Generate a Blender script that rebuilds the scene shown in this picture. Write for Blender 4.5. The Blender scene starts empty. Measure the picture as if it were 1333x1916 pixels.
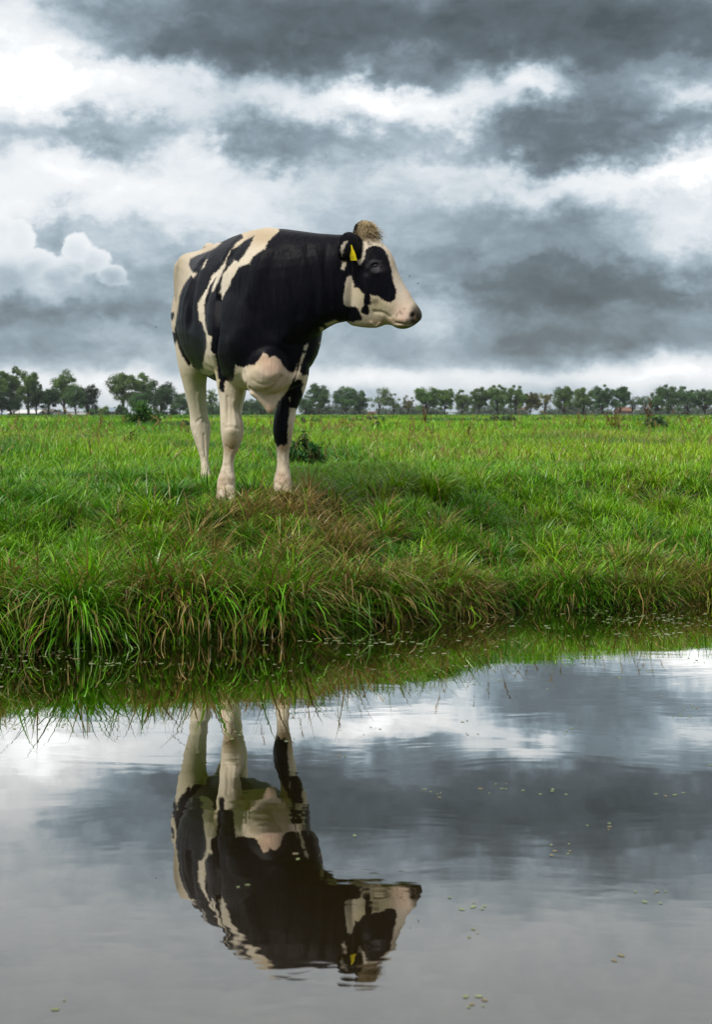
import bpy, bmesh, math, random
import numpy as np
from mathutils import Vector, Matrix

C = bpy.context.scene.collection
SC = bpy.context.scene
rng = np.random.default_rng(7)
random.seed(7)
R = math.radians
F, HOR, CX, EYE = 2777.0, 775.0, 666.5, 1.037      # lens in photo pixels, horizon row, centre column, eye height above water

# ------------------------------------------------------------------ camera
cam_d = bpy.data.cameras.new('camera')
cam = bpy.data.objects.new('camera', cam_d)
C.objects.link(cam)
cam.location = (0, 0, EYE)
cam.rotation_euler = (R(90), 0, 0)
cam_d.sensor_fit = 'HORIZONTAL'
cam_d.sensor_width = 24.0
cam_d.lens = 50.0
cam_d.shift_y = (HOR - 958.0) / 1333.0
cam_d.clip_start = 0.05
cam_d.clip_end = 6000
cam_d.dof.use_dof = True
cam_d.dof.focus_distance = 8.4
cam_d.dof.aperture_fstop = 6.3
SC.camera = cam

# ------------------------------------------------------------------ world: cloudy sky
SUN_EL, SUN_AZ = R(46), R(226)      # azimuth clockwise from +Y: behind the camera, to the left
world = bpy.data.worlds.new('World')
SC.world = world
world.use_nodes = True
wt = world.node_tree
wt.nodes.clear()


class NT:
    """small helper for node trees"""
    def __init__(self, tree):
        self.t = tree

    def new(self, typ, **kw):
        n = self.t.nodes.new(typ)
        for k, v in kw.items():
            setattr(n, k, v)
        return n

    def link(self, a, b):
        self.t.links.new(a, b)

    def put(self, sock, v):
        if hasattr(v, 'is_linked') or hasattr(v, 'links'):
            self.link(v, sock)
        else:
            sock.default_value = v

    def m(self, op, a, b=None, c=None, clamp=False):
        n = self.new('ShaderNodeMath', operation=op, use_clamp=clamp)
        self.put(n.inputs[0], a)
        if b is not None:
            self.put(n.inputs[1], b)
        if c is not None:
            self.put(n.inputs[2], c)
        return n.outputs[0]

    def sstep(self, x, a, b, lo=0.0, hi=1.0):
        n = self.new('ShaderNodeMapRange', interpolation_type='SMOOTHSTEP')
        self.put(n.inputs[0], x)
        n.inputs[1].default_value, n.inputs[2].default_value = a, b
        n.inputs[3].default_value, n.inputs[4].default_value = lo, hi
        return n.outputs[0]

    def xyz(self, x, y, z=0.0):
        n = self.new('ShaderNodeCombineXYZ')
        self.put(n.inputs[0], x); self.put(n.inputs[1], y); self.put(n.inputs[2], z)
        return n.outputs[0]

    def noise(self, vec, scale, detail=4.0, rough=0.5, dist=0.0):
        n = self.new('ShaderNodeTexNoise')
        if vec is not None:
            self.link(vec, n.inputs['Vector'])
        n.inputs['Scale'].default_value = scale
        n.inputs['Detail'].default_value = detail
        n.inputs['Roughness'].default_value = rough
        n.inputs['Distortion'].default_value = dist
        return n.outputs['Fac']

    def ramp(self, fac, stops, interp='LINEAR'):
        n = self.new('ShaderNodeValToRGB')
        n.color_ramp.interpolation = interp
        el = n.color_ramp.elements
        while len(el) < len(stops):
            el.new(0.5)
        for e, (p, c) in zip(el, stops):
            e.position = p
            e.color = (c[0], c[1], c[2], 1)
        self.put(n.inputs[0], fac)
        return n.outputs['Color']

    def mix(self, fac, a, b, blend='MIX'):
        n = self.new('ShaderNodeMix', data_type='RGBA', blend_type=blend)
        self.put(n.inputs[0], fac)
        for s, v in ((6, a), (7, b)):
            if isinstance(v, tuple):
                n.inputs[s].default_value = (v[0], v[1], v[2], 1)
            else:
                self.link(v, n.inputs[s])
        return n.outputs[2]


def lin(r, g, b):
    f = lambda c: c / 12.92 if c <= 0.04045 else ((c + 0.055) / 1.055) ** 2.4
    return (f(r / 255), f(g / 255), f(b / 255))


W = NT(wt)
tc = W.new('ShaderNodeTexCoord')
sep = W.new('ShaderNodeSeparateXYZ')
W.link(tc.outputs['Generated'], sep.inputs[0])
dx, dy, dz = sep.outputs
az = W.m('ARCTAN2', dx, dy)                                     # compass bearing, 0 straight out over the field
hd = W.m('SQRT', W.m('ADD', W.m('MULTIPLY', dx, dx), W.m('MULTIPLY', dy, dy)))
el = W.m('DIVIDE', dz, W.m('MAXIMUM', hd, 0.05))                # tangent of the elevation
px_ = W.m('MULTIPLY', az, F / 1000)
py_ = W.m('MULTIPLY', W.m('ABSOLUTE', el), F / 1000)
base_v = W.xyz(W.m('MULTIPLY', px_, 0.62), py_)
# warp the cloud banks so that their edges billow
w1 = W.m('SUBTRACT', W.noise(base_v, 5.0, 5, 0.55), 0.5)
w2 = W.m('SUBTRACT', W.noise(W.xyz(W.m('ADD', px_, 7.3), W.m('MULTIPLY', py_, 1.3), 3.1), 6.5, 5, 0.55), 0.5)
w3 = W.m('SUBTRACT', W.noise(W.xyz(px_, W.m('MULTIPLY', py_, 1.25), 5.5), 15.0, 5, 0.6), 0.5)
w4 = W.m('SUBTRACT', W.noise(W.xyz(px_, W.m('MULTIPLY', py_, 1.25), 8.5), 15.0, 5, 0.6), 0.5)
calm = W.sstep(py_, 0.03, 0.30, 0.28, 1.0)         # banks lie flatter towards the horizon
wx = W.m('MULTIPLY_ADD', w3, 0.13, W.m('MULTIPLY_ADD', w1, 0.26, px_))
wy = W.m('ADD', py_, W.m('MULTIPLY', calm, W.m('MULTIPLY_ADD', w4, 0.10, W.m('MULTIPLY', w2, 0.17))))
# cloud banks: bearing, height (thousandths of lens length), half sizes, darkening or lightening
banks = [
    (700, 20, 430, 74, -.34), (1180, 70, 250, 95, -.28), (430, 92, 200, 40, -.24), (290, 112, 100, 26, -.12), (760, 150, 80, 24, -.16),
    (150, 5, 90, 26, -.10), (40, 100, 140, 110, .32), (180, 165, 180, 50, .26), (730, 198, 90, 32, .44), (985, 152, 80, 34, .46), (850, 205, 50, 34, .26), (590, 185, 70, 22, .14), (1310, 205, 60, 26, .30),
    (170, 257, 165, 28, -.22), (560, 268, 140, 34, -.20), (392, 275, 26, 36, .22), (930, 245, 130, 46, -.18), (1180, 240, 190, 60, -.24), (1010, 290, 140, 20, -.12), (840, 300, 70, 22, .12),
    (330, 328, 300, 28, .10), (140, 370, 190, 46, .26), (60, 310, 90, 20, .12), (1110, 348, 190, 24, .20), (1290, 335, 90, 30, .22), (400, 400, 160, 50, .12), (560, 350, 160, 24, -.05),
    (1010, 430, 150, 26, -.12), (980, 505, 240, 48, -.25), (1130, 560, 260, 34, -.25), (1190, 640, 190, 38, -.24), (880, 640, 190, 40, -.16), (820, 405, 130, 30, -.10),
    (100, 440, 30, 40, -.12), (120, 590, 230, 24, -.26), (260, 540, 90, 50, -.12), (210, 430, 60, 26, -.05),
    (60, 660, 220, 32, -.20), (250, 610, 60, 26, .10), (1290, 440, 70, 36, .20), (1260, 360, 40, 24, .12), (820, 590, 60, 40, .16), (640, 640, 120, 40, -.03),
    (960, 708, 420, 15, .20), (1270, 694, 120, 20, .22), (170, 722, 120, 16, .24), (640, 705, 120, 14, .12), (330, 735, 140, 24, .18),
    (500, -190, 900, 80, .07),  # added above the view to lighten what the water mirrors
]
tot = None
for (bx, by, sx, sy, a) in banks:
    ux = W.m('MULTIPLY', W.m('SUBTRACT', wx, (bx - CX) / 1000), 1000.0 / sx)
    uy = W.m('MULTIPLY', W.m('SUBTRACT', wy, (HOR - by) / 1000), 1000.0 / sy)
    q = W.m('MULTIPLY_ADD', uy, uy, W.m('MULTIPLY', ux, ux))
    g = W.m('EXPONENT', W.m('MULTIPLY', q, -0.62))
    tot = W.m('MULTIPLY_ADD', g, a, 0.725 if tot is None else tot)
n1 = W.m('SUBTRACT', W.noise(W.xyz(W.m('MULTIPLY', wx, 0.85), W.m('MULTIPLY', wy, 1.4), 1.7), 5.2, 9, 0.57, 0.25), 0.5)
n2 = W.m('SUBTRACT', W.noise(W.xyz(W.m('MULTIPLY', px_, 0.8), W.m('MULTIPLY', py_, 1.5), 9.7), 17, 7, 0.6, 0.4), 0.5)
tot = W.m('MULTIPLY_ADD', n1, 0.30, tot)
tot = W.m('MULTIPLY_ADD', n2, 0.24, tot)
tot = W.m('MULTIPLY_ADD', W.m('SUBTRACT', tot, 0.66), 1.12, 0.66)
# heaped cloud heads low on the left, with hard sunlit edges and grey bases
heap = None
for (bx, by, sx, sy) in [(8, 445, 44, 40), (45, 452, 30, 36), (70, 500, 42, 30), (112, 520, 34, 30), (20, 515, 60, 44), (150, 470, 30, 26), (178, 492, 34, 28), (140, 505, 40, 28), (215, 520, 30, 20), (-60, 440, 60, 60)]:
    ux = W.m('MULTIPLY', W.m('SUBTRACT', W.m('MULTIPLY_ADD', w3, 0.035, px_), (bx - CX) / 1000), 1000.0 / sx)
    uy = W.m('MULTIPLY', W.m('SUBTRACT', W.m('MULTIPLY_ADD', w4, 0.035, py_), (HOR - by) / 1000), 1000.0 / sy)
    g = W.m('EXPONENT', W.m('MULTIPLY', W.m('MULTIPLY_ADD', uy, uy, W.m('MULTIPLY', ux, ux)), -0.9))
    heap = g if heap is None else W.m('MAXIMUM', heap, g)
heap = W.m('MULTIPLY_ADD', n2, 0.60, heap)
hmask = W.sstep(heap, 0.30, 0.52)
hshade = W.m('MULTIPLY_ADD', n2, 0.30, W.m('ADD', W.sstep(py_, 0.20, 0.33, 0.55, 0.96), W.sstep(heap, 0.4, 1.0, 0.10, -0.02)))
tot = W.m('ADD', W.m('MULTIPLY', tot, W.m('SUBTRACT', 1.0, W.m('MULTIPLY', hmask, 0.85))), W.m('MULTIPLY', hshade, W.m('MULTIPLY', hmask, 0.85)))
cloud = W.ramp(tot, [(0.0, lin(58, 66, 70)), (0.22, lin(78, 87, 91)), (0.40, lin(106, 117, 124)), (0.56, lin(142, 159, 170)),
                     (0.70, lin(181, 196, 206)), (0.84, lin(223, 230, 235)), (0.97, lin(240, 244, 247)), (1.0, lin(243, 246, 248))])
# brightest gaps, boosted further so the water mirrors them whiter
gap_boost = W.sstep(tot, 1.0, 1.35, 1.0, 1.6)
cs_ = W.new('ShaderNodeVectorMath', operation='SCALE')
W.link(cloud, cs_.inputs[0]); W.link(gap_boost, cs_.inputs['Scale'])
cloud = cs_.outputs[0]
# unseen cloud cover shaped for the light: brighter overhead, dimmer low behind the camera
over = W.sstep(el, 0.27, 0.50)
zen = W.sstep(el, 0.6, 1.6)
back = W.sstep(dy, 0.35, -0.6)
cloud = W.mix(W.m('MULTIPLY', over, 0.85), cloud, (1.22, 1.24, 1.25))
cloud = W.mix(W.m('MULTIPLY', zen, 0.9), cloud, (0.90, 0.92, 0.93))
lowback = W.m('MULTIPLY', back, W.sstep(el, 1.4, 0.7))
cloud = W.mix(W.m('MULTIPLY', lowback, 0.85), cloud, (0.44, 0.46, 0.48))
sky = W.new('ShaderNodeTexSky', sky_type='NISHITA')
sky.sun_disc = False
sky.sun_elevation = SUN_EL
sky.sun_rotation = SUN_AZ
skyc = W.new('ShaderNodeVectorMath', operation='SCALE')
W.link(sky.outputs[0], skyc.inputs[0])
skyc.inputs['Scale'].default_value = 0.08
bg_sky = W.new('ShaderNodeBackground')
W.link(sky.outputs[0], bg_sky.inputs['Color'])
bg_sky.inputs['Strength'].default_value = 0.08
bg_cl = W.new('ShaderNodeBackground')
W.link(cloud, bg_cl.inputs['Color'])
bg_cl.inputs['Strength'].default_value = 0.87
ms = W.new('ShaderNodeMixShader')
ms.inputs[0].default_value = 0.95
W.link(bg_sky.outputs[0], ms.inputs[1])
W.link(bg_cl.outputs[0], ms.inputs[2])
wo = W.new('ShaderNodeOutputWorld')
W.link(ms.outputs[0], wo.inputs['Surface'])
world.cycles.sampling_method = 'MANUAL'
world.cycles.sample_map_resolution = 512

# ------------------------------------------------------------------ sun behind thin cloud
sl = bpy.data.lights.new('sun', 'SUN')
sl.energy = 2.9
sl.angle = R(14)
sl.color = (1.0, 0.95, 0.87)
so = bpy.data.objects.new('sun', sl)
C.objects.link(so)
sd = Vector((math.sin(SUN_AZ) * math.cos(SUN_EL), math.cos(SUN_AZ) * math.cos(SUN_EL), math.sin(SUN_EL)))
so.rotation_euler = sd.to_track_quat('Z', 'Y').to_euler()
so.location = sd * 60

SC.view_settings.view_transform = 'Standard'
SC.view_settings.look = 'None'
SC.view_settings.exposure = 0.22
SC.view_settings.gamma = 1
SC.render.engine = 'CYCLES'
SC.cycles.max_bounces = 7
SC.cycles.diffuse_bounces = 3
SC.cycles.glossy_bounces = 3
SC.cycles.transmission_bounces = 4
SC.cycles.transparent_max_bounces = 4
SC.cycles.caustics_reflective = False
SC.cycles.caustics_refractive = False
SC.cycles.use_denoising = True
SC.cycles.denoiser = 'OPENIMAGEDENOISE'
SC.cycles.denoising_prefilter = 'FAST'
SC.cycles.denoising_input_passes = 'RGB_ALBEDO_NORMAL'
SC.cycles.sample_clamp_indirect = 4.0


# ------------------------------------------------------------------ helpers
def tag(o, label=None, cat=None, group=None, kind=None):
    if label: o['label'] = label
    if cat: o['category'] = cat
    if group: o['group'] = group
    if kind: o['kind'] = kind
    return o


def mesh_np(name, V, quads=None, tris=None, smooth=True):
    me = bpy.data.meshes.new(name)
    V = np.asarray(V, np.float32).reshape(-1, 3)
    me.vertices.add(len(V))
    me.vertices.foreach_set('co', V.ravel())
    q = np.zeros((0, 4), np.int32) if quads is None or len(quads) == 0 else np.asarray(quads, np.int32).reshape(-1, 4)
    t = np.zeros((0, 3), np.int32) if tris is None or len(tris) == 0 else np.asarray(tris, np.int32).reshape(-1, 3)
    loops = np.concatenate([q.ravel(), t.ravel()])
    me.loops.add(len(loops))
    me.loops.foreach_set('vertex_index', loops)
    me.polygons.add(len(q) + len(t))
    starts = np.concatenate([np.arange(len(q)) * 4, len(q) * 4 + np.arange(len(t)) * 3])
    me.polygons.foreach_set('loop_start', starts.astype(np.int32))
    me.polygons.foreach_set('use_smooth', np.full(len(q) + len(t), smooth))
    me.update(calc_edges=True)
    return me


def set_col(me, name, cols):
    a = me.attributes.new(name, 'FLOAT_COLOR', 'POINT')
    c = np.ones((len(cols), 4), np.float32)
    c[:, :3] = cols
    a.data.foreach_set('color', c.ravel())


def set_f(me, name, vals):
    a = me.attributes.new(name, 'FLOAT', 'POINT')
    a.data.foreach_set('value', np.asarray(vals, np.float32))


def obj(name, me, mat=None, parent=None, loc=None):
    o = bpy.data.objects.new(name, me)
    C.objects.link(o)
    if mat is not None and len(me.materials) == 0:
        me.materials.append(mat)
    if parent is not None:
        o.parent = parent
    if loc is not None:
        o.location = loc
    return o


def empty(name, loc, rz=0.0):
    o = bpy.data.objects.new(name, None)
    C.objects.link(o)
    o.location = loc
    o.rotation_euler = (0, 0, rz)
    o.empty_display_size = 0.1
    return o


def dup(root, loc, rz=0.0, scale=(1, 1, 1), name=None):
    """copy of a thing with copies of its parts and sub-parts"""
    r = root.copy(); C.objects.link(r)
    if name: r.name = name
    r.location = loc; r.rotation_euler = (0, 0, rz); r.scale = scale
    for ch in list(root.children):
        c = ch.copy(); C.objects.link(c); c.parent = r
        for g in list(ch.children):
            d = g.copy(); C.objects.link(d); d.parent = c
    return r


def px2w(x, y, Y):
    return np.array([(x - CX) * Y / F, Y, EYE - (y - HOR) * Y / F])


_tab = np.random.default_rng(11).random((256, 256))


def vnoise(x, y, seed=0):
    x = np.asarray(x, float) + seed * 17.13
    y = np.asarray(y, float) + seed * 5.71
    xi, yi = np.floor(x).astype(int), np.floor(y).astype(int)
    fx, fy = x - xi, y - yi
    fx = fx * fx * (3 - 2 * fx); fy = fy * fy * (3 - 2 * fy)
    g = lambda a, b: _tab[a & 255, b & 255]
    return (g(xi, yi) * (1 - fx) + g(xi + 1, yi) * fx) * (1 - fy) + (g(xi, yi + 1) * (1 - fx) + g(xi + 1, yi + 1) * fx) * fy - 0.5


def fbm(x, y, seed=0, oct=4):
    s, a = 0, 1.0
    for k in range(oct):
        s = s + a * vnoise(x * 2 ** k, y * 2 ** k, seed + k)
        a *= 0.5
    return s


def sstep(x, a, b):
    t = np.clip((x - a) / (b - a), 0, 1)
    return t * t * (3 - 2 * t)


def new_mat(name):
    m = bpy.data.materials.new(name)
    m.use_nodes = True
    m.node_tree.nodes.clear()
    return m, NT(m.node_tree)


def out(n, shader):
    o = n.new('ShaderNodeOutputMaterial')
    n.link(shader, o.inputs['Surface'])
    return o


def principled(n, col, rough=0.6, spec=0.4, **kw):
    p = n.new('ShaderNodeBsdfPrincipled')
    n.put(p.inputs['Base Color'], (col[0], col[1], col[2], 1) if isinstance(col, tuple) else col)
    n.put(p.inputs['Roughness'], rough)
    p.inputs['Specular IOR Level'].default_value = spec
    for k, v in kw.items():
        n.put(p.inputs[k.replace('_', ' ')], v)
    return p


def bump(n, h, strength=0.3, dist=0.01):
    b = n.new('ShaderNodeBump')
    b.inputs['Strength'].default_value = strength
    b.inputs['Distance'].default_value = dist
    n.link(h, b.inputs['Height'])
    return b.outputs[0]


def attr(n, name, out_='Color'):
    a = n.new('ShaderNodeAttribute')
    a.attribute_name = name
    return a.outputs[out_]


def simple_mat(name, col, rough=0.7, var=0.25, scale=8.0, spec=0.3):
    m, n = new_mat(name)
    t = n.new('ShaderNodeTexCoord')
    f = n.noise(t.outputs['Object'], scale, 5, 0.6)
    lo = tuple(c * (1 - var) for c in col); hi = tuple(min(1, c * (1 + var)) for c in col)
    c = n.ramp(f, [(0.3, lo), (0.7, hi)])
    p = principled(n, c, rough, spec)
    n.link(bump(n, f, 0.2, 0.02), p.inputs['Normal'])
    out(n, p.outputs[0])
    return m


def leaf_mat(name, rough=0.45, trans=0.3, spec=0.35):
    """foliage: colour from the mesh, some light passing through"""
    m, n = new_mat(name)
    col = attr(n, 'tint')
    g = n.new('ShaderNodeNewGeometry')
    oi = n.new('ShaderNodeObjectInfo')
    hs = n.new('ShaderNodeHueSaturation')
    n.link(col, hs.inputs['Color'])
    n.put(hs.inputs['Value'], n.m('MULTIPLY_ADD', oi.outputs['Random'], 0.3, 0.85))
    n.put(hs.inputs['Hue'], n.m('MULTIPLY_ADD', oi.outputs['Random'], 0.02, 0.49))
    p = principled(n, hs.outputs[0], rough, spec)
    tr = n.new('ShaderNodeBsdfTranslucent')
    n.link(hs.outputs[0], tr.inputs['Color'])
    mx = n.new('ShaderNodeMixShader')
    mx.inputs[0].default_value = trans
    n.link(p.outputs[0], mx.inputs[1]); n.link(tr.outputs[0], mx.inputs[2])
    out(n, mx.outputs[0])
    return m


# ------------------------------------------------------------------ terrain
WLX = np.array([-60, -12, -4, -1.536, -.316, .30, .637, 1.894, 4, 12, 60.])
WLY = np.array([-6, 2.6, 5.5, 6.55, 7.06, 7.44, 7.75, 8.18, 9.0, 11.6, 24.])


def waterline(x):
    return np.interp(x, WLX, WLY) + 0.05 * np.sin(x * 3.1) + 0.05 * np.sin(x * 7.3 + 1) + 0.05 * np.sin(x * 13.1 + 2.2)


HOOVES = [(-.750, 8.57, .545), (-.430, 8.71, .575), (-.985, 9.72, .605), (-.850, 9.84, .615)]   # where the cow stands


def height(x, y):
    x = np.asarray(x, float); y = np.asarray(y, float)
    d = y - waterline(x)
    top = 0.560 + 0.055 * sstep(d, 1.7, 3.2)
    run = 1.70 + 0.60 * sstep(x, 0.0, 1.8) + 0.35 * sstep(-x, 0.6, 1.6)
    h = 0.085 + (top - 0.085) * np.clip(d / run, 0, 1) ** 0.95
    h = np.where(d < 0.10, -0.08 + 0.165 * sstep(d, -0.06, 0.10), h)
    h = np.where(d < -0.06, -0.08 - 0.5 * sstep(-d, 0.06, 1.2), h)
    # near bank, where the photographer stands
    nb = y - (waterline(x) - 5.9)
    h = np.where(nb < 0, np.maximum(h, -0.5 + 0.9 * sstep(-nb, 0.0, 0.9)), h)
    v_ = vnoise(x * 2.3 + 0.5 * vnoise(x * 3, y * 3, 4), y * 2.9, 9)
    hum = 0.075 * fbm(x * 1.5, y * 1.7, 3, 2) - 0.13 * np.exp(-(v_ / 0.055) ** 2) + 0.005 + 0.05 * vnoise(x * 6.1, y * 7.0, 19)
    amp = sstep(d, 0.05, 0.5) * (1 - 0.55 * sstep(d, 2.0, 4.0))
    h = h + hum * amp
    for hx_, hy_, hz_ in HOOVES:
        k_ = np.exp(-(((x - hx_) ** 2 + (y - hy_) ** 2) / 0.20 ** 2) ** 1.5)
        h = h * (1 - k_) + hz_ * k_
    h = h + (0.05 * vnoise(x * .9, y * .7, 23) + 0.04 * vnoise(x * 2.1, y * 1.6, 24)) * sstep(d, 2.6, 5.0) * (1 - sstep(d, 30, 60))
    far = 0.10 * fbm(x * 0.16, y * 0.16, 21, 3) * sstep(d, 3.0, 12.0) * (1 - sstep(d, 60, 200))
    return h + far


def warp_axis(lo, hi, n, mid, k):
    t = np.linspace(-1, 1, n)
    s = np.sinh(k * t) / np.sinh(k)
    return np.where(s < 0, mid + s * (mid - lo), mid + s * (hi - mid))


gx = warp_axis(-2500, 2500, 421, 0, 8.6)
gy = warp_axis(-300, 4000, 521, 7.5, 8.8)
GX, GY = np.meshgrid(gx, gy)
GZ = height(GX, GY)
idx = np.arange(GX.size).reshape(GX.shape)
gq = np.stack([idx[:-1, :-1], idx[:-1, 1:], idx[1:, 1:], idx[1:, :-1]], -1).reshape(-1, 4)
gm, n = new_mat('meadow_soil')
t = n.new('ShaderNodeTexCoord')
f1 = n.noise(t.outputs['Object'], 2.2, 8, 0.65)
f2 = n.noise(t.outputs['Object'], 0.22, 4, 0.6)
c1 = n.ramp(f1, [(0.3, (.012, .014, .005)), (0.5, (.022, .032, .007)), (0.7, (.045, .065, .012))])
c2 = n.ramp(f2, [(0.35, (.06, .11, .012)), (0.65, (.10, .17, .018))])
sp = n.new('ShaderNodeSeparateXYZ'); n.link(t.outputs['Object'], sp.inputs[0])
c = n.mix(n.sstep(sp.outputs[1], 9, 16), c1, n.mix(0.7, c1, c2))
mud = n.sstep(sp.outputs[2], 0.30, 0.06)
c = n.mix(n.m('MULTIPLY', mud, 0.9), c, (.022, .015, .008))
p = principled(n, c, 0.9, 0.15)
n.link(bump(n, f1, 0.6, 0.05), p.inputs['Normal'])
out(n, p.outputs[0])
ground = obj('ground', mesh_np('ground', np.stack([GX, GY, GZ], -1), gq), gm)
tag(ground, 'grassy bank and level meadow reaching the horizon', 'ground', kind='structure')

# ------------------------------------------------------------------ water
wm, n = new_mat('ditch_water')
t = n.new('ShaderNodeTexCoord')
sp = n.new('ShaderNodeSeparateXYZ'); n.link(t.outputs['Object'], sp.inputs[0])
v1 = n.xyz(n.m('MULTIPLY', sp.outputs[0], 0.55), sp.outputs[1])
h1 = n.noise(v1, 2.6, 3, 0.5, 0.6)
h2 = n.noise(v1, 11.0, 3, 0.5, 0.3)
patch = n.sstep(n.noise(t.outputs['Object'], 0.9, 2, 0.5), 0.40, 0.65)
hh = n.m('ADD', n.m('MULTIPLY', h1, 1.0), n.m('MULTIPLY', n.m('MULTIPLY', h2, patch), 0.16))
breeze = n.m('MULTIPLY', n.sstep(sp.outputs[1], 3.7, 2.9), n.sstep(n.noise(t.outputs['Object'], 1.4, 2, 0.5), .35, .6))
h3 = n.noise(n.xyz(n.m('MULTIPLY', sp.outputs[0], 0.35), sp.outputs[1]), 13.0, 2, 0.5, 0.4)
hh = n.m('MULTIPLY_ADD', n.m('MULTIPLY', h3, breeze), 0.42, hh)
bm_ = bump(n, hh, 0.022, 0.04)
murk = n.new('ShaderNodeBsdfDiffuse')
murk.inputs['Color'].default_value = (.013, .009, .003, 1)
gl = n.new('ShaderNodeBsdfGlossy')
gl.inputs['Roughness'].default_value = 0.012
gl.inputs['Color'].default_value = (.98, .97, .94, 1)
n.link(bm_, gl.inputs['Normal'])
fr = n.new('ShaderNodeFresnel')
fr.inputs['IOR'].default_value = 1.34
fac = n.m('MULTIPLY_ADD', fr.outputs[0], 3.05, -0.06, clamp=True)
fac = n.m('MINIMUM', fac, 0.9)
mx = n.new('ShaderNodeMixShader')
n.link(fac, mx.inputs[0]); n.link(murk.outputs[0], mx.inputs[1]); n.link(gl.outputs[0], mx.inputs[2])
out(n, mx.outputs[0])
wv = [(-60, -40, 0), (60, -40, 0), (60, 30, 0), (-60, 30, 0)]
water = obj('water', mesh_np('water', wv, [(0, 1, 2, 3)], smooth=False), wm)
tag(water, 'still murky ditch water mirroring the cow and clouds', 'water', kind='structure')

# ------------------------------------------------------------------ the cow
YAW = R(18)
FW = np.array([math.sin(YAW), -math.cos(YAW), 0.0])      # the way the body points
LF = np.array([math.cos(YAW), math.sin(YAW), 0.0])       # the cow's own left
ORG = np.array([-0.54, 8.60, 0.0])
UP = np.array([0, 0, 1.0])


def cr(P, k):
    """Catmull-Rom through the rows of P, k steps per span"""
    P = np.asarray(P, float)
    A = np.concatenate([[2 * P[0] - P[1]], P, [2 * P[-1] - P[-2]]])
    res = []
    for i in range(1, len(A) - 2):
        for j in range(k):
            t = j / k
            p0, p1, p2, p3 = A[i - 1], A[i], A[i + 1], A[i + 2]
            res.append(0.5 * (2 * p1 + (p2 - p0) * t + (2 * p0 - 5 * p1 + 4 * p2 - p3) * t * t + (3 * p1 - p0 - 3 * p2 + p3) * t ** 3))
    res.append(P[-1])
    return np.array(res)


class Loft:
    def __init__(self):
        self.V, self.Q, self.T, self.n = [], [], [], 0

    def add(self, secs, k=4):
        S = cr(np.asarray(secs), k)
        ns, m = S.shape[0], S.shape[1]
        b = self.n
        self.V.append(S.reshape(-1, 3))
        i = np.arange(ns * m).reshape(ns, m) + b
        j = np.roll(i, -1, 1)
        self.Q.append(np.stack([i[:-1], j[:-1], j[1:], i[1:]], -1).reshape(-1, 4))
        self.V.append(np.stack([S[0].mean(0), S[-1].mean(0)]))
        c0, c1 = b + ns * m, b + ns * m + 1
        self.T.append(np.stack([np.full(m, c0), j[0], i[0]], -1))
        self.T.append(np.stack([np.full(m, c1), i[-1], j[-1]], -1))
        self.n += ns * m + 2

    def mesh(self, name):
        me = mesh_np(name, np.concatenate(self.V), np.concatenate(self.Q), np.concatenate(self.T))
        bm = bmesh.new(); bm.from_mesh(me)
        bmesh.ops.recalc_face_normals(bm, faces=bm.faces)
        bm.to_mesh(me); bm.free()
        return me


TH = np.linspace(0, 2 * np.pi, 40, endpoint=False)


def ring(c, a, b, e=2.0):
    """superellipse about c with half axes a and b (vectors)"""
    ca, sa = np.cos(TH), np.sin(TH)
    x = np.sign(ca) * np.abs(ca) ** (2 / e)
    y = np.sign(sa) * np.abs(sa) ** (2 / e)
    return np.asarray(c) + x[:, None] * np.asarray(a) + y[:, None] * np.asarray(b)


PR = {
    'barrel': [(1, 0), (.985, .15), (.95, .34), (.88, .58), (.77, .80), (.61, .95), (.44, 1.0), (.28, .94), (.14, .74), (.05, .42), (0, 0)],
    'shoulder': [(1, 0), (.985, .13), (.94, .30), (.85, .54), (.72, .77), (.55, .94), (.38, 1.0), (.22, .93), (.10, .70), (.03, .38), (0, 0)],
    'hip': [(1, 0), (.985, .20), (.955, .48), (.90, .82), (.83, .98), (.70, 1.0), (.50, .97), (.30, .85), (.12, .60), (.03, .30), (0, 0)],
}
PR = {k: cr(np.array(v), 2) for k, v in PR.items()}


def tsec(s, tcn, w, zt, zb, prof, lean=0.0):
    P = PR[prof] if isinstance(prof, str) else prof
    fr, hw = P[:, 0], P[:, 1]
    z = zb + (zt - zb) * fr
    fr2 = np.concatenate([fr, fr[-2:0:-1]]); z2 = np.concatenate([z, z[-2:0:-1]])
    t2 = np.concatenate([hw, -hw[-2:0:-1]]) * w + tcn + lean * (fr2 - 0.5)
    return ORG + s * FW + t2[:, None] * LF + z2[:, None] * UP


L_ = Loft()
mixp = lambda a, b, f: PR[a] * (1 - f) + PR[b] * f
L_.add([
    tsec(-1.50, 0, .07, 2.09, 1.80, 'hip'),
    tsec(-1.46, 0, .17, 2.125, 1.62, 'hip'),
    tsec(-1.36, 0, .255, 2.14, 1.44, 'hip'),
    tsec(-1.20, 0, .285, 2.135, 1.34, 'hip'),
    tsec(-1.05, 0, .30, 2.14, 1.29, mixp('hip', 'barrel', .3)),
    tsec(-.85, 0, .345, 2.137, 1.25, mixp('hip', 'barrel', .75)),
    tsec(-.60, 0, .385, 2.13, 1.20, 'barrel'),
    tsec(-.35, 0, .380, 2.13, 1.18, 'barrel'),
    tsec(-.12, 0, .335, 2.125, 1.17, mixp('barrel', 'shoulder', .8), .03),
    tsec(.05, 0, .315, 2.115, 1.16, 'shoulder', .06),
    tsec(.20, .01, .295, 2.08, 1.17, 'shoulder', .08),
    tsec(.31, .02, .255, 2.0, 1.20, 'shoulder', .06),
    tsec(.39, .03, .18, 1.86, 1.27, 'shoulder'),
    tsec(.43, .03, .07, 1.72, 1.40, 'shoulder'),
], 5)


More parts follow.
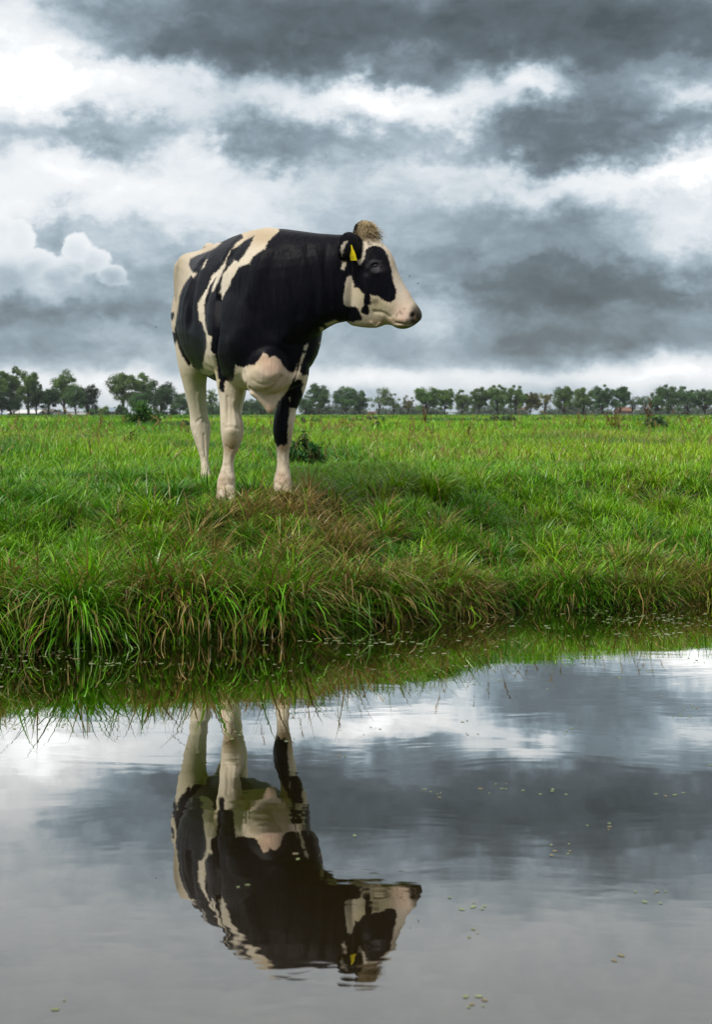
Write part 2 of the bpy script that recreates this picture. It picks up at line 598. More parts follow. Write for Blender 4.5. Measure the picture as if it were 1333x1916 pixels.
def nsec(x, y, zt, zb, hw, ang, e=2.2):
    d = np.array([math.cos(ang), math.sin(ang), 0])
    side = np.array([-d[1], d[0], 0])
    return ring([x, y, (zt + zb) / 2], side * hw, UP * (zt - zb) / 2, e)


# neck: swings from the chest round to the cow's left
L_.add([
    nsec(-.56, 8.55, 2.10, 1.28, .26, R(-72)),
    nsec(-.43, 8.38, 2.085, 1.30, .245, R(-50)),
    nsec(-.325, 8.31, 2.065, 1.37, .21, R(-28)),
    nsec(-.22, 8.27, 2.045, 1.475, .175, R(-15)),
    nsec(-.12, 8.245, 2.035, 1.535, .15, R(-10)),
    nsec(-.04, 8.23, 2.025, 1.56, .13, R(-10)),
    nsec(.03, 8.22, 1.97, 1.66, .09, R(-10)),
], 5)

# head, in profile and turned a little towards the water
HYAW = R(-14)
HE = np.array([math.cos(HYAW), math.sin(HYAW), 0])
HN = np.array([-HE[1], HE[0], 0])
HS = 8.2 / F
HC = np.array([0.02, 8.21, 0])


def hp(x, y, off=0.0):
    """head point from profile pixels; off is the distance to the far side of the mid plane"""
    return HC + HE * ((x - 673.0) * HS / math.cos(HYAW)) + HN * off + UP * (EYE - (y - HOR) * HS)


def hsec(f, j, th, jaw=0.8, e=2.2):
    """section between a nose-line point and a jaw point; th is half the breadth"""
    a, b = hp(*f), hp(*j)
    c = (a + b) / 2
    ax = (a - b) / 2
    pts = ring(c, ax, HN * th, e)
    u = ((pts - c) @ ax) / (ax @ ax)
    k = np.where(u < 0, 1 + (1 - jaw) * u, 1.0)
    o = (pts - c) @ HN
    return pts + np.outer(o * (k - 1), HN)


L_.add([
    hsec((686, 441), (650, 488), .060, .9),
    hsec((699, 443), (643, 520), .095, .8),
    hsec((714, 455), (640, 556), .110, .7),
    hsec((728, 470), (643, 590), .117, .62),
    hsec((737, 487), (654, 607), .116, .60),
    hsec((743, 506), (672, 612), .105, .60),
    hsec((751, 524), (690, 614), .090, .66),
    hsec((759, 539), (706, 614), .080, .74),
    hsec((767, 552), (720, 609), .073, .82),
    hsec((773, 563), (732, 610), .074, .90),
    hsec((780, 573), (741, 615), .080, .92, 2.4),
    hsec((786, 583), (750, 617), .082, .88, 2.6),
    hsec((788, 592), (759, 616.5), .070, .85, 2.6),
    hsec((787, 598), (767, 614), .045, .85),
], 4)
# poll: the knob between the ears
L_.add([ring(hp(682, 470), HE * .05, HN * .07), ring(hp(684, 450), HE * .055, HN * .062), ring(hp(684, 432), HE * .052, HN * .055),
        ring(hp(683, 420), HE * .038, HN * .042), ring(hp(683, 414), HE * .015, HN * .018)], 4)


def legsec(c, y, Y, hpx, dep, off=0.0, e=2.1):
    """horizontal leg section from its centre column, row, distance and half width"""
    p = px2w(c, y, Y + FW[1] * off)
    return ring(p, LF * (hpx * Y / F), FW * dep, e)


FRY, FLY = 8.60, 8.74
L_.add([legsec(*a) for a in [
    (432, 585, FRY, 20, .13, -.03), (431, 640, FRY, 38, .14, -.02), (432, 680, FRY, 32, .125, -.01), (432.5, 706, FRY, 28, .11, 0), (432, 724, FRY, 25, .10, 0),
    (431.3, 745, FRY, 20.5, .085, 0), (430, 765, FRY, 17.8, .072, 0), (432.5, 780, FRY, 20, .072, .005), (434.3, 795, FRY, 21.8, .072, .012), (434.8, 810, FRY, 21.2, .070, .012),
    (434.3, 826, FRY, 18.4, .060, .005), (432.5, 840, FRY, 14, .046, 0), (429, 853, FRY, 10.8, .038, 0), (427, 867, FRY, 10.2, .036, 0), (425.6, 881, FRY, 12.3, .043, 0),
    (424.3, 893, FRY, 15.4, .055, .005), (423.2, 905, FRY, 16.4, .058, .015), (423.6, 918, FRY, 16.4, .064, .03), (424, 932, FRY, 16.8, .07, .04)]], 3)
L_.add([legsec(*a) for a in [
    (540, 585, FLY, 20, .12, -.03), (546, 640, FLY, 35, .14, -.02), (547, 680, FLY, 32, .125, -.01), (549.5, 700, FLY, 28, .11, 0), (548.5, 722, FLY, 24, .10, 0),
    (545, 744, FLY, 20, .085, 0), (536, 768, FLY, 19.3, .072, 0), (532, 787, FLY, 19.8, .072, .01), (530, 806, FLY, 18.4, .07, .012), (530, 826, FLY, 15.3, .06, .005),
    (530, 842, FLY, 11.8, .046, 0), (529.7, 858, FLY, 10.8, .037, 0), (530, 874, FLY, 12.3, .042, 0), (529.3, 888, FLY, 14.7, .054, .005), (529, 900, FLY, 16.6, .06, .02),
    (529, 912, FLY, 16.8, .066, .03), (529, 926, FLY, 17, .07, .04)]], 3)
HRY = 9.72
L_.add([legsec(*a) for a in [
    (352, 530, HRY, 20, .14, -.02), (358, 590, HRY, 37, .20, .0), (361, 650, HRY, 32, .19, .03), (362.5, 690, HRY, 26.5, .15, .02), (364, 717, HRY, 22, .115, -.02),
    (367, 740, HRY, 19, .095, -.06), (370.5, 765, HRY, 16.8, .080, -.10), (373.5, 783, HRY, 17.7, .078, -.125), (375, 797, HRY, 19.3, .075, -.13), (376.5, 811, HRY, 17.2, .068, -.125),
    (379, 830, HRY, 13.4, .052, -.11), (381.5, 850, HRY, 9.0, .04, -.095), (383.3, 866, HRY, 7.6, .036, -.085), (384.7, 882, HRY, 8.8, .042, -.07), (385.5, 896, HRY, 10.6, .055, -.045),
    (386, 908, HRY, 11.5, .062, -.02), (386.5, 922, HRY, 12, .068, 0)]], 3)
HLY = 9.86
L_.add([legsec(*a) for a in [
    (420, 545, HLY, 22, .14, -.02), (424, 600, HLY, 36, .20, .0), (428, 650, HLY, 33, .19, .03), (434, 690, HLY, 28, .15, .02), (438, 717, HLY, 24, .115, -.02),
    (439.5, 740, HLY, 19.5, .095, -.06), (437, 762, HLY, 16.6, .080, -.10), (433.5, 783, HLY, 17.5, .078, -.125), (432, 797, HLY, 19, .075, -.13), (430.5, 811, HLY, 17, .068, -.125),
    (429, 830, HLY, 13, .052, -.11), (428, 850, HLY, 9.0, .04, -.095), (427, 866, HLY, 7.8, .036, -.085), (427, 880, HLY, 9, .042, -.07), (427, 893, HLY, 10.6, .055, -.045),
    (427, 904, HLY, 11.5, .062, -.02), (427, 918, HLY, 12, .068, 0)]], 3)
# brisket: the soft bulge between the front legs and the fold of skin hanging under it
bx = px2w(499, 695, 8.30)
L_.add([ring(bx + UP * dz_ + LF * dt, LF * a, FW * b) for dz_, dt, a, b in
        [(.20, .01, .06, .08), (.14, .01, .115, .12), (.06, .005, .135, .15), (-.02, 0, .135, .15), (-.08, -.003, .115, .12), (-.117, -.006, .08, .075), (-.13, -.006, .03, .03)]], 4)
L_.add([ring(px2w(c, y, 8.29), LF * h * .003, FW * dd) for c, y, h, dd in
        [(571, 668, 7, .02), (566, 686, 11, .03), (557, 702, 16, .035), (540, 718, 28, .036), (503, 733, 36, .034), (503, 747, 25.5, .028), (506, 759, 16, .024), (505.5, 768, 9, .02), (504.5, 774.5, 3, .01)]], 4)
# tail
tl = ORG + FW * -1.46
L_.add([ring(tl + FW * a + UP * z, LF * r, (FW * .7 + UP * .7) * r) for a, z, r in [(.12, 2.12, .03), (.03, 2.155, .042), (-.04, 2.14, .04)]]
       + [ring(tl + FW * a + UP * z + LF * o, LF * r, FW * r) for a, z, r, o in [(-.085, 2.06, .034, -.01), (-.09, 1.85, .026, -.04), (-.09, 1.5, .02, -.08), (-.10, 1.2, .016, -.09)]], 5)
# ears
EB, ET = hp(678, 455, -.075), hp(648, 481, -.235)


def ear(base, tip, wide, flip=1):
    ax = tip - base
    ln = np.linalg.norm(ax); a = ax / ln
    wv_ = np.cross(a, HE * 0.8 + UP * 0.1); wv_ = wv_ / np.linalg.norm(wv_)
    th = np.cross(a, wv_)
    secs = []
    for t_, w_, k_ in [(0, .032, .028), (.12, .055, .024), (.3, .080, .017), (.55, .084, .013), (.78, .068, .011), (.93, .042, .009), (1.0, .014, .006)]:
        r_ = ring(base + ax * t_, wv_ * w_ * wide, th * k_)
        u = ((r_ - (base + ax * t_)) @ wv_) / max(w_, .01)
        secs.append(r_ + np.outer(-flip * 0.022 * (1 - u * u) * min(1, t_ * 3), th))
    L_.add(secs, 4)
    return a, wv_, th


ear_ax = ear(EB, ET, 1.0, 1)
ear(hp(677, 456, .085), hp(655, 470, .25), 1.0, -1)

raw = L_.mesh('cow_raw')
tmp = bpy.data.objects.new('cow_raw', raw)
C.objects.link(tmp)
md = tmp.modifiers.new('r', 'REMESH')
md.mode = 'VOXEL'
md.voxel_size = 0.0062
sm = tmp.modifiers.new('s', 'SMOOTH')
sm.factor = 0.5
sm.iterations = 7
dg = bpy.context.evaluated_depsgraph_get()
dg.update()
cow_me = bpy.data.meshes.new_from_object(tmp.evaluated_get(dg))
cow_me.name = 'cow'
bpy.data.objects.remove(tmp)
nv = len(cow_me.vertices)


def get_co(me):
    a = np.zeros(len(me.vertices) * 3, np.float32); me.vertices.foreach_get('co', a); return a.reshape(-1, 3).astype(float)


def get_no(me):
    a = np.zeros(len(me.vertices) * 3, np.float32); me.vertices.foreach_get('normal', a); return a.reshape(-1, 3).astype(float)


co = get_co(cow_me)
no = get_no(cow_me)


def proj(v):
    return CX + v[:, 0] / v[:, 1] * F, HOR + (EYE - v[:, 2]) / v[:, 1] * F


def surf(x, y, near=True):
    """nearest point of the hide along the line through a pixel"""
    X_, Y_ = proj(co)
    d2 = (X_ - x) ** 2 + (Y_ - y) ** 2
    k = np.where(d2 < 3.0 ** 2)[0]
    if len(k) == 0:
        k = np.argsort(d2)[:8]
    return co[k[np.argmin(co[k, 1])]]


# modelling of muscle, bone and skin: soft bumps (+) and hollows (-) along the surface
def swell(c, r, amp, sq=None):
    global co
    d = co - np.asarray(c)
    if sq is not None:           # stretched along a direction
        ax, k = sq
        ax = np.asarray(ax) / np.linalg.norm(ax)
        al = d @ ax
        q = (d * d).sum(1) - al * al + (al / k) ** 2
    else:
        q = (d * d).sum(1)
    co = co + no * (amp * np.exp(-q / (r * r)))[:, None]


def crease(pts, r, amp):
    """groove (-) or fold (+) along a line of pixel points"""
    global co
    P = np.array([surf(*p) for p in pts])
    P = cr(P, 6)
    dmin = np.full(len(co), 9.0)
    for a, b in zip(P[:-1], P[1:]):
        ab = b - a
        t_ = np.clip(((co - a) @ ab) / max(ab @ ab, 1e-9), 0, 1)
        dd = np.linalg.norm(co - a - t_[:, None] * ab, axis=1)
        dmin = np.minimum(dmin, dd)
    co = co + no * (amp * np.exp(-(dmin / r) ** 2))[:, None]


dn = np.array([.1, 0, -1.0])
crease([(497, 470), (478, 520), (462, 570), (455, 610)], .055, .018)      # shoulder blade
crease([(405, 560), (402, 620), (404, 690)], .030, -.034)                 # hollow behind the shoulder
crease([(392, 560), (389, 620), (390, 680)], .05, .008)
crease([(430, 478), (405, 500), (385, 560)], .03, -.010)
crease([(372, 490), (356, 540), (350, 600)], .05, -.022)                  # flank hollow before the thigh
swell(ORG + FW * -1.06 - LF * .27 + UP * 2.04, .07, .034)                 # hook bones
swell(ORG + FW * -1.06 + LF * .27 + UP * 2.04, .07, .034)
swell(ORG + FW * -1.47 - LF * .13 + UP * 2.02, .06, .02)
swell(ORG + FW * -1.47 + LF * .13 + UP * 2.02, .06, .02)
for k in range(7):                                                        # ribs
    s_ = -.85 + k * .085
    swell(ORG + FW * s_ - LF * .37 + UP * 1.72, .028, .0055, (UP + FW * .25, 8))
swell(surf(520, 640), .06, .020)                                          # points of the shoulder
swell(surf(440, 640), .07, .022)
crease([(536, 470), (545, 530), (562, 590)], .03, -.008)                  # neck folds
crease([(575, 460), (583, 520), (592, 580)], .022, -.006)
crease([(610, 460), (612, 520), (618, 575)], .018, -.004)
crease([(628, 470), (632, 520), (634, 575)], .014, -.004)
crease([(590, 470), (598, 530), (607, 590)], .02, .004)
crease([(460, 690), (500, 672), (540, 690)], .03, -.006)
crease([(466, 730), (490, 737), (512, 729), (528, 708)], .014, -.016)     # fold above the hanging skin
crease([(455, 700), (458, 722), (464, 733)], .012, -.008)
# face
no = get_no(cow_me)
crease([(684, 520), (690, 545), (699, 562)], .022, .006)                  # cheek bone
crease([(700, 585), (716, 588), (728, 596)], .010, -.006)
crease([(688, 500), (697, 491), (706, 490), (714, 497)], .010, .010)      # brow
crease([(690, 506), (700, 510), (712, 508)], .008, .005)
swell(surf(703.5, 496.5), .014, -.014)
crease([(739, 606), (752, 608), (766, 610), (776, 608)], .0055, -.012)    # mouth
crease([(736, 598), (750, 598)], .012, .004)
swell(surf(775, 592), .013, -.022)                                        # nostril
swell(surf(771, 586), .010, .006)
swell(surf(757, 600), .02, .004)
crease([(694, 606), (702, 613), (712, 607)], .007, .006)                  # skin under the jaw
# knees and fetlocks
for p_ in [(434, 806), (529, 812)]:
    swell(surf(*p_), .03, .008)
crease([(412, 908), (424, 905), (438, 908)], .008, -.004)
# tendons, knee caps and folds of the legs
crease([(424, 745), (424, 770), (425, 790)], .008, -.005)
crease([(440, 750), (441, 775), (444, 795)], .010, .005)
crease([(420, 800), (433, 796), (448, 801)], .008, -.004)
crease([(423, 836), (434, 843), (443, 836)], .008, -.004)
crease([(423, 852), (422, 868), (420, 884)], .006, -.004)
crease([(434, 850), (433, 866), (433, 880)], .006, .003)
crease([(523, 835), (530, 839), (538, 835)], .008, -.004)
crease([(525, 850), (524, 868), (523, 884)], .006, -.004)
crease([(535, 850), (535, 868), (537, 884)], .006, .003)
crease([(541, 705), (535, 740), (525, 770)], .02, .006)
crease([(556, 720), (548, 745), (544, 770)], .012, -.006)
crease([(418, 730), (420, 760), (416, 790)], .012, .004)
crease([(365, 790), (378, 786), (390, 791)], .010, -.005)
crease([(372, 740), (374, 765), (380, 785)], .014, .006)
crease([(362, 810), (372, 830), (378, 850)], .010, .005)
crease([(384, 812), (386, 832), (386, 850)], .008, -.006)
crease([(524, 895), (529, 902), (531, 914)], .006, -.006)
crease([(424, 905), (424, 915), (424, 926)], .006, -.007)
crease([(480, 690), (500, 705), (520, 700)], .02, .004)
crease([(470, 712), (490, 722), (515, 716)], .010, -.003)
crease([(548, 700), (535, 722), (520, 745)], .008, .004)
# loose unevenness
w_ = 0.0022 * fbm(co[:, 0] * 9 + co[:, 1] * 5, co[:, 2] * 9 + co[:, 1] * 3, 5, 3) + .003 * fbm(co[:, 0] * 3 + co[:, 1] * 4, co[:, 2] * 3, 8, 2)
co = co + no * w_[:, None]
cow_me.vertices.foreach_set('co', co.astype(np.float32).ravel())
cow_me.update()
no = get_no(cow_me)

# --- the coat: signed distance to the edge of the white (in pixels of the photograph), held by the hide itself
Z1 = lambda P: [(290 + x * .24, 390 + y * .24) for x, y in P]
Z2 = lambda P: [(560 + x * .195, 390 + y * .195) for x, y in P]
Z3 = lambda P: [(320 + x * .225, 630 + y * .225) for x, y in P]
white = [
    # rump
    Z1([(60, 500), (150, 300), (380, 240), (520, 270), (470, 310), (430, 330), (330, 365), (275, 395), (263, 440), (285, 485), (300, 505), (330, 503), (302, 546), (285, 522),
        (250, 560), (215, 620), (190, 690), (182, 770), (168, 850), (150, 965), (90, 960)]),
    Z1([(407, 398), (385, 455), (365, 478), (388, 422)]),
    # rear stripe
    Z1([(800, 120), (715, 212), (640, 268), (590, 330), (562, 390), (530, 440), (490, 490), (450, 520), (430, 570), (400, 640), (365, 690), (333, 748), (345, 870), (372, 895),
        (385, 950), (400, 980), (405, 1060), (400, 1110), (385, 1150), (380, 1200), (384, 1255), (345, 1262), (292, 1238), (280, 1205), (275, 1240), (250, 1232), (190, 1100), (170, 1030), (155, 1060), (170, 1400), (480, 1420), (480, 1200), (470, 1140),
        (455, 1130), (433, 1090), (440, 1040), (445, 1000), (415, 990), (400, 940), (390, 880), (384, 760), (395, 690), (430, 600), (472, 543), (481, 535), (450, 610), (444, 652),
        (460, 640), (500, 560), (530, 490), (551, 450), (556, 395), (590, 328), (645, 298), (700, 252), (775, 212)]),
    # front stripe
    Z1([(640, 120), (700, 252), (775, 212), (745, 290), (690, 372), (650, 420), (635, 412), (615, 403), (603, 432), (560, 478), (530, 512), (520, 580), (514, 640), (498, 662),
        (514, 658), (522, 710), (545, 660), (576, 620), (590, 570), (630, 500), (650, 462), (690, 445), (740, 430), (762, 380), (832, 330), (860, 316), (882, 260), (932, 212), (968, 180), (960, 110)]),
    # belly and hind legs below the black
    Z3([(-40, 90), (40, 70), (85, 150), (150, 250), (166, 225), (186, 262), (236, 282), (246, 268), (270, 270), (266, 220), (285, 140), (297, 90), (300, 40), (330, 40), (330, 110), (350, 140), (363, 180),
        (384, 215), (386, 260), (385, 300), (390, 350), (410, 362), (400, 380), (400, 432), (416, 456), (438, 467), (449, 420), (448, 382), (452, 368), (512, 372), (527, 330), (540, 232),
        (556, 250), (600, 256), (642, 240), (690, 236), (722, 205), (745, 178), (768, 128), (800, 148), (816, 176), (860, 163), (912, 196), (930, 240), (980, 291), (1020, 299), (1045, 250), (1052, 232),
        (1040, 310), (1000, 390), (955, 470), (895, 540), (870, 600), (840, 700), (845, 1400), (-60, 1400)]),
    # outside of the left foreleg and its cannon
    Z3([(850, 890), (872, 893), (885, 917), (910, 897), (940, 903), (972, 885), (970, 800), (976, 740), (975, 700), (984, 650), (984, 592), (1030, 598), (1060, 600), (1060, 1400), (840, 1400)]),
    Z3([(1082, 180), (1075, 290), (1095, 325), (1130, 318), (1150, 330), (1105, 500), (1086, 440), (1102, 395), (1085, 357), (1052, 355), (1030, 370), (1050, 300)]),
    Z3([(1140, 55), (1112, 72), (1104, 112), (1125, 118), (1142, 80)]),
    Z3([(1095, 140), (1120, 140), (1085, 225), (1070, 225)]),
    Z3([(978, 507), (995, 505), (988, 540)]),
    # face
    Z2([(487, 640), (452, 670), (440, 760), (425, 850), (430, 912), (455, 942), (530, 938), (562, 960), (580, 1000), (607, 1050), (600, 1076), (550, 1080), (520, 1096), (470, 1080), (478, 1115), (560, 1180), (1300, 1300),
        (1300, 60), (560, 60), (560, 160), (582, 210), (545, 252), (600, 238), (612, 300), (611, 400), (596, 480), (558, 500), (570, 552), (590, 540), (625, 490), (640, 400), (680, 366), (720, 358),
        (780, 366), (820, 400), (850, 450), (870, 520), (890, 600), (900, 680), (916, 740), (935, 800), (925, 870), (890, 905), (830, 890), (790, 870), (750, 840), (722, 846), (700, 832), (680, 830), (686, 870), (691, 920), (664, 930), (680, 980), (670, 1015),
        (640, 1026), (600, 1002), (595, 970), (620, 940), (621, 830), (602, 800), (570, 770), (530, 762), (515, 700), (500, 652)]),
    Z2([(245, 1110), (300, 1090), (350, 1070), (380, 1085), (330, 1110), (270, 1130)]),
    Z2([(200, 1145), (225, 1140), (240, 1165), (210, 1185)]),
    Z2([(468, 312), (432, 325), (404, 365), (398, 420), (414, 462), (424, 400), (450, 345)]),
    Z2([(415, 515), (457, 505), (445, 560), (432, 592), (395, 580), (418, 555)]),
    Z3([(1230, 60), (1300, 0), (1300, 60)]),
]
black_over = [[(640, 440), (640, 400), (668, 400), (671, 415), (669, 432), (676, 441), (660, 446)], Z1([(118, 815), (150, 808), (152, 840), (138, 878), (118, 860)]), Z3([(330, 40), (352, 60), (362, 140), (345, 140), (330, 110)])]


def poly_sd(P, X_, Y_):
    P = np.asarray(P, float)
    inside = np.zeros(len(X_), bool)
    d = np.full(len(X_), 1e9)
    for (x0, y0), (x1, y1) in zip(P, np.roll(P, -1, 0)):
        ex, ey = x1 - x0, y1 - y0
        t_ = np.clip(((X_ - x0) * ex + (Y_ - y0) * ey) / max(ex * ex + ey * ey, 1e-9), 0, 1)
        d = np.minimum(d, np.hypot(X_ - x0 - t_ * ex, Y_ - y0 - t_ * ey))
        if y0 != y1:
            inside ^= ((y0 > Y_) != (y1 > Y_)) & (X_ < (x1 - x0) * (Y_ - y0) / (y1 - y0) + x0)
    return np.where(inside, d, -d)


PX, PY = proj(co)
sdv = np.full(nv, -40.0)
for P in white:
    sdv = np.maximum(sdv, poly_sd(P, PX, PY))
for P in black_over:
    sdv = np.minimum(sdv, -poly_sd(P, PX, PY))
# the inner side of the right hind leg and anything at hind-leg depth below the belly is white
loc = co - ORG
S_, T_ = loc @ FW, loc @ LF
leg_hind = (S_ < -.78) & (co[:, 2] < 1.33)
sdv = np.where(leg_hind, np.maximum(sdv, np.clip((1.36 - co[:, 2]) * 300, 2, 40)), sdv)
torso_in = (co[:, 1] > 8.75) & (PX > 455) & (PY > 700) & (co[:, 2] > 1.15)
# side turned away from the water: its own patches
nn = fbm(S_ * 2.1 + 3, co[:, 2] * 2.1, 31, 3)
rule = nn * 60 - 6
rule = np.where(co[:, 2] < 1.28, np.maximum(rule, (1.28 - co[:, 2]) * 200), rule)
under = sstep(-no[:, 2], .45, .75) * (S_ > -1.0) * (S_ < .1) * (co[:, 2] > 1.1) * (co[:, 2] < 1.5)
rule = rule * (1 - under) - 20 * under
rule = np.where(S_ < -1.35, np.maximum(rule, 15), rule)
rule = np.where((S_ > -.2) & (co[:, 2] > 1.5), -25, rule)
view = co - np.array([0, 0, EYE]); view /= np.linalg.norm(view, axis=1)[:, None]
facing = -(no * view).sum(1)
away = sstep(-facing, 0.12, 0.5)
headz = (PX > 640) & (co[:, 1] < 8.5)
away = np.where(headz, 0, away)
sdv = sdv * (1 - away) + rule * away
belly = sstep(-no[:, 2], .40, .70) * (S_ > -1.0) * (S_ < -.18) * (co[:, 2] < 1.5) * (co[:, 2] > 1.14) * sstep(T_, -.27, -.17)
belly = np.where(leg_hind & (np.abs(no[:, 2]) < .5), 0, belly)
sdv = sdv * (1 - belly) - 25 * belly
sdv = np.clip(sdv, -30, 30)
set_f(cow_me, 'coat', sdv)

# --- colour of the white: cream, pink skin, dirt, and shade painted on rump and back
base = np.tile(np.array([.68, .60, .485]), (nv, 1))


def stain_shade(P_, r, col, k=1.0):
    global base
    q = ((PX - P_[0]) / r[0]) ** 2 + ((PY - P_[1]) / r[1]) ** 2
    f_ = (k * np.exp(-q))[:, None]
    base = base * (1 - f_) + np.array(col) * f_


stain_shade((328, 520), (40, 95), (.34, .29, .215), .95)  # left rump darkened in colour, standing in for its shaded side
stain_shade((490, 442), (54, 22), (.42, .33, .22), .95)  # stripe over the back, shade painted into the white
stain_shade((395, 466), (40, 12), (.40, .33, .24), .9)  # top of the rump, painted shade likewise
stain_shade((392, 700), (40, 26), (.56, .46, .24), .8)
stain_shade((420, 580), (60, 80), (.72, .68, .60), .5)
stain_shade((515, 690), (34, 30), (.60, .40, .30), .85)
stain_shade((495, 675), (18, 14), (.60, .38, .26), .7)
stain_shade((505, 735), (40, 20), (.58, .45, .31), .7)
stain_shade((504, 766), (16, 14), (.56, .36, .25), .7)
stain_shade((470, 700), (14, 30), (.58, .48, .34), .6)
stain_shade((530, 715), (16, 22), (.66, .50, .40), .6)
stain_shade((432, 838), (13, 13), (.22, .13, .05), .95)
stain_shade((432, 826), (12, 8), (.34, .22, .10), .6)
stain_shade((529, 838), (11, 10), (.20, .12, .05), .9)
stain_shade((543, 815), (6, 25), (.30, .20, .11), .7)
stain_shade((414, 905), (9, 16), (.45, .30, .24), .8)
stain_shade((424, 902), (16, 8), (.40, .32, .25), .5)
stain_shade((524, 893), (9, 14), (.50, .33, .27), .8)
stain_shade((538, 900), (9, 12), (.50, .35, .27), .7)
stain_shade((360, 690), (30, 60), (.60, .52, .36), .55)
stain_shade((375, 800), (26, 40), (.64, .58, .48), .5)
stain_shade((735, 480), (16, 70), (.58, .46, .33), .65)  # darker tan down the blaze
stain_shade((700, 440), (16, 14), (.46, .35, .20), .7)
stain_shade((684, 418), (24, 16), (.34, .25, .13), .95)
stain_shade((676, 545), (20, 34), (.66, .57, .37), .6)
stain_shade((712, 575), (26, 22), (.60, .52, .30), .6)
stain_shade((715, 602), (30, 8), (.52, .38, .24), .8)
stain_shade((690, 612), (26, 5), (.58, .40, .30), .8)
stain_shade((752, 582), (20, 16), (.60, .42, .33), .8)
stain_shade((755, 600), (18, 10), (.56, .38, .30), .8)
stain_shade((765, 545), (8, 30), (.62, .44, .34), .5)
stain_shade((765, 614), (22, 4.5), (.20, .17, .06), .8)
stain_shade((748, 612), (10, 4), (.30, .27, .10), .7)
# nose pad, nostril, grey freckles on the lips
stain_shade((783, 580), (7.5, 11), (.045, .04, .045), 1)
stain_shade((785, 591), (12.5, 18), (.040, .036, .036), 1)
stain_shade((786, 590), (10, 16), (.034, .030, .030), 1)
for _ in range(3): stain_shade((783, 592), (11, 16), (.034, .030, .030), 1)
stain_shade((786, 604), (9, 8), (.06, .05, .04), .97)
stain_shade((776, 596), (7, 10), (.02, .015, .015), .98)
stain_shade((775, 590), (6, 9.5), (.007, .006, .006), 1)
stain_shade((778, 597.5), (3, 3), (.40, .24, .20), .75)
for fx_, fy_, fr_ in [(737, 596, 1.4), (749, 584, 2.2), (752, 587, 1.8), (742, 592, 2.0), (762, 600, 2.4), (757, 578, 1.6), (744, 588, 1.5)]:
    stain_shade((fx_, fy_), (fr_, fr_), (.10, .08, .08), .8)
set_col(cow_me, 'hide', np.clip(base, 0, 1))
# colour of the dark hair: black with the bluish sheen painted in, browner along the back and flank
dark = np.tile(np.array([.0026, .0027, .0052]), (nv, 1))
f_ = (sstep(-S_, .35, .8) * .55 + .3 * sstep(co[:, 2], 2.0, 2.12) * (S_ < -.1))[:, None]
dark = dark * (1 - f_) + np.array([.0075, .0052, .005]) * f_
q = np.exp(-(((PX - 706) / 12) ** 2 + ((PY - 503) / 6) ** 2)) + .7 * np.exp(-(((PX - 703) / 10) ** 2 + ((PY - 489.5) / 2.5) ** 2))
q = np.clip(q, 0, 1)[:, None]
dark = dark * (1 - q) + np.array([.070, .066, .070]) * q
set_col(cow_me, 'dark', dark)
# direction along which the hair lies (for the grain)
cm, n = new_mat('cow_coat')
t = n.new('ShaderNodeTexCoord')
g = t.outputs['Object']
mp0 = n.new('ShaderNodeMapping'); n.link(g, mp0.inputs['Vector'])
mp0.inputs['Scale'].default_value = (1, 1, .35)
jag = n.m('SUBTRACT', n.noise(g, 55, 4, 0.65), 0.5)
jag2 = n.m('SUBTRACT', n.noise(mp0.outputs[0], 150, 3, 0.6), 0.5)
mp = n.new('ShaderNodeMapping'); n.link(g, mp.inputs['Vector'])
mp.inputs['Scale'].default_value = (1, 1, .12)
mp.inputs['Rotation'].default_value = (0, R(8), 0)
hair = n.noise(mp.outputs[0], 190, 3, 0.6)
hair2 = n.noise(mp.outputs[0], 50, 3, 0.6)
blot = n.noise(g, 6, 4, 0.6)
sdn = attr(n, 'coat', 'Fac')
edge = n.m('MULTIPLY_ADD', jag, 6.5, sdn)
edge = n.m('MULTIPLY_ADD', jag2, 6.0, edge)
fw = n.sstep(edge, -1.9, 1.9)
lightc = n.mix(n.m('MULTIPLY', n.sstep(hair, .25, .75), 0.45), attr(n, 'hide'), n.mix(0.5, attr(n, 'hide'), (.30, .24, .15)))
lightc = n.mix(n.sstep(blot, .42, .72, 0, .42), lightc, (.48, .39, .24))
sepz = n.new('ShaderNodeSeparateXYZ'); n.link(g, sepz.inputs[0])
low = n.sstep(sepz.outputs[2], 1.02, .62)
lightc = n.mix(n.m('MULTIPLY', low, n.sstep(n.noise(g, 23, 5, .65), .42, .66, 0, .75)), lightc, (.25, .19, .11))
darkc = n.mix(n.m('ADD', n.sstep(hair2, .45, .85, 0, .35), n.sstep(hair, .45, .8, 0, .30)), attr(n, 'dark'), (.017, .017, .025))  # paler hair streaks that also carry the coat's sheen as colour
colr = n.mix(fw, darkc, lightc)
pb = principled(n, colr, n.m('MULTIPLY_ADD', fw, 0.28, 0.42), 0.07)
pb.inputs['Sheen Weight'].default_value = 0.012
pb.inputs['Sheen Roughness'].default_value = 0.4
pb.inputs['Subsurface Weight'].default_value = 0.0
hb = n.m('ADD', n.m('MULTIPLY', hair, 0.5), n.m('MULTIPLY', hair2, 1.0))
n.link(bump(n, hb, 0.55, 0.007), pb.inputs['Normal'])
out(n, pb.outputs[0])
cow = obj('cow', cow_me, cm)
for p_ in cow_me.polygons: p_.use_smooth = True
tag(cow, 'black and white cow standing on the grassy bank with its head turned right', 'cow')

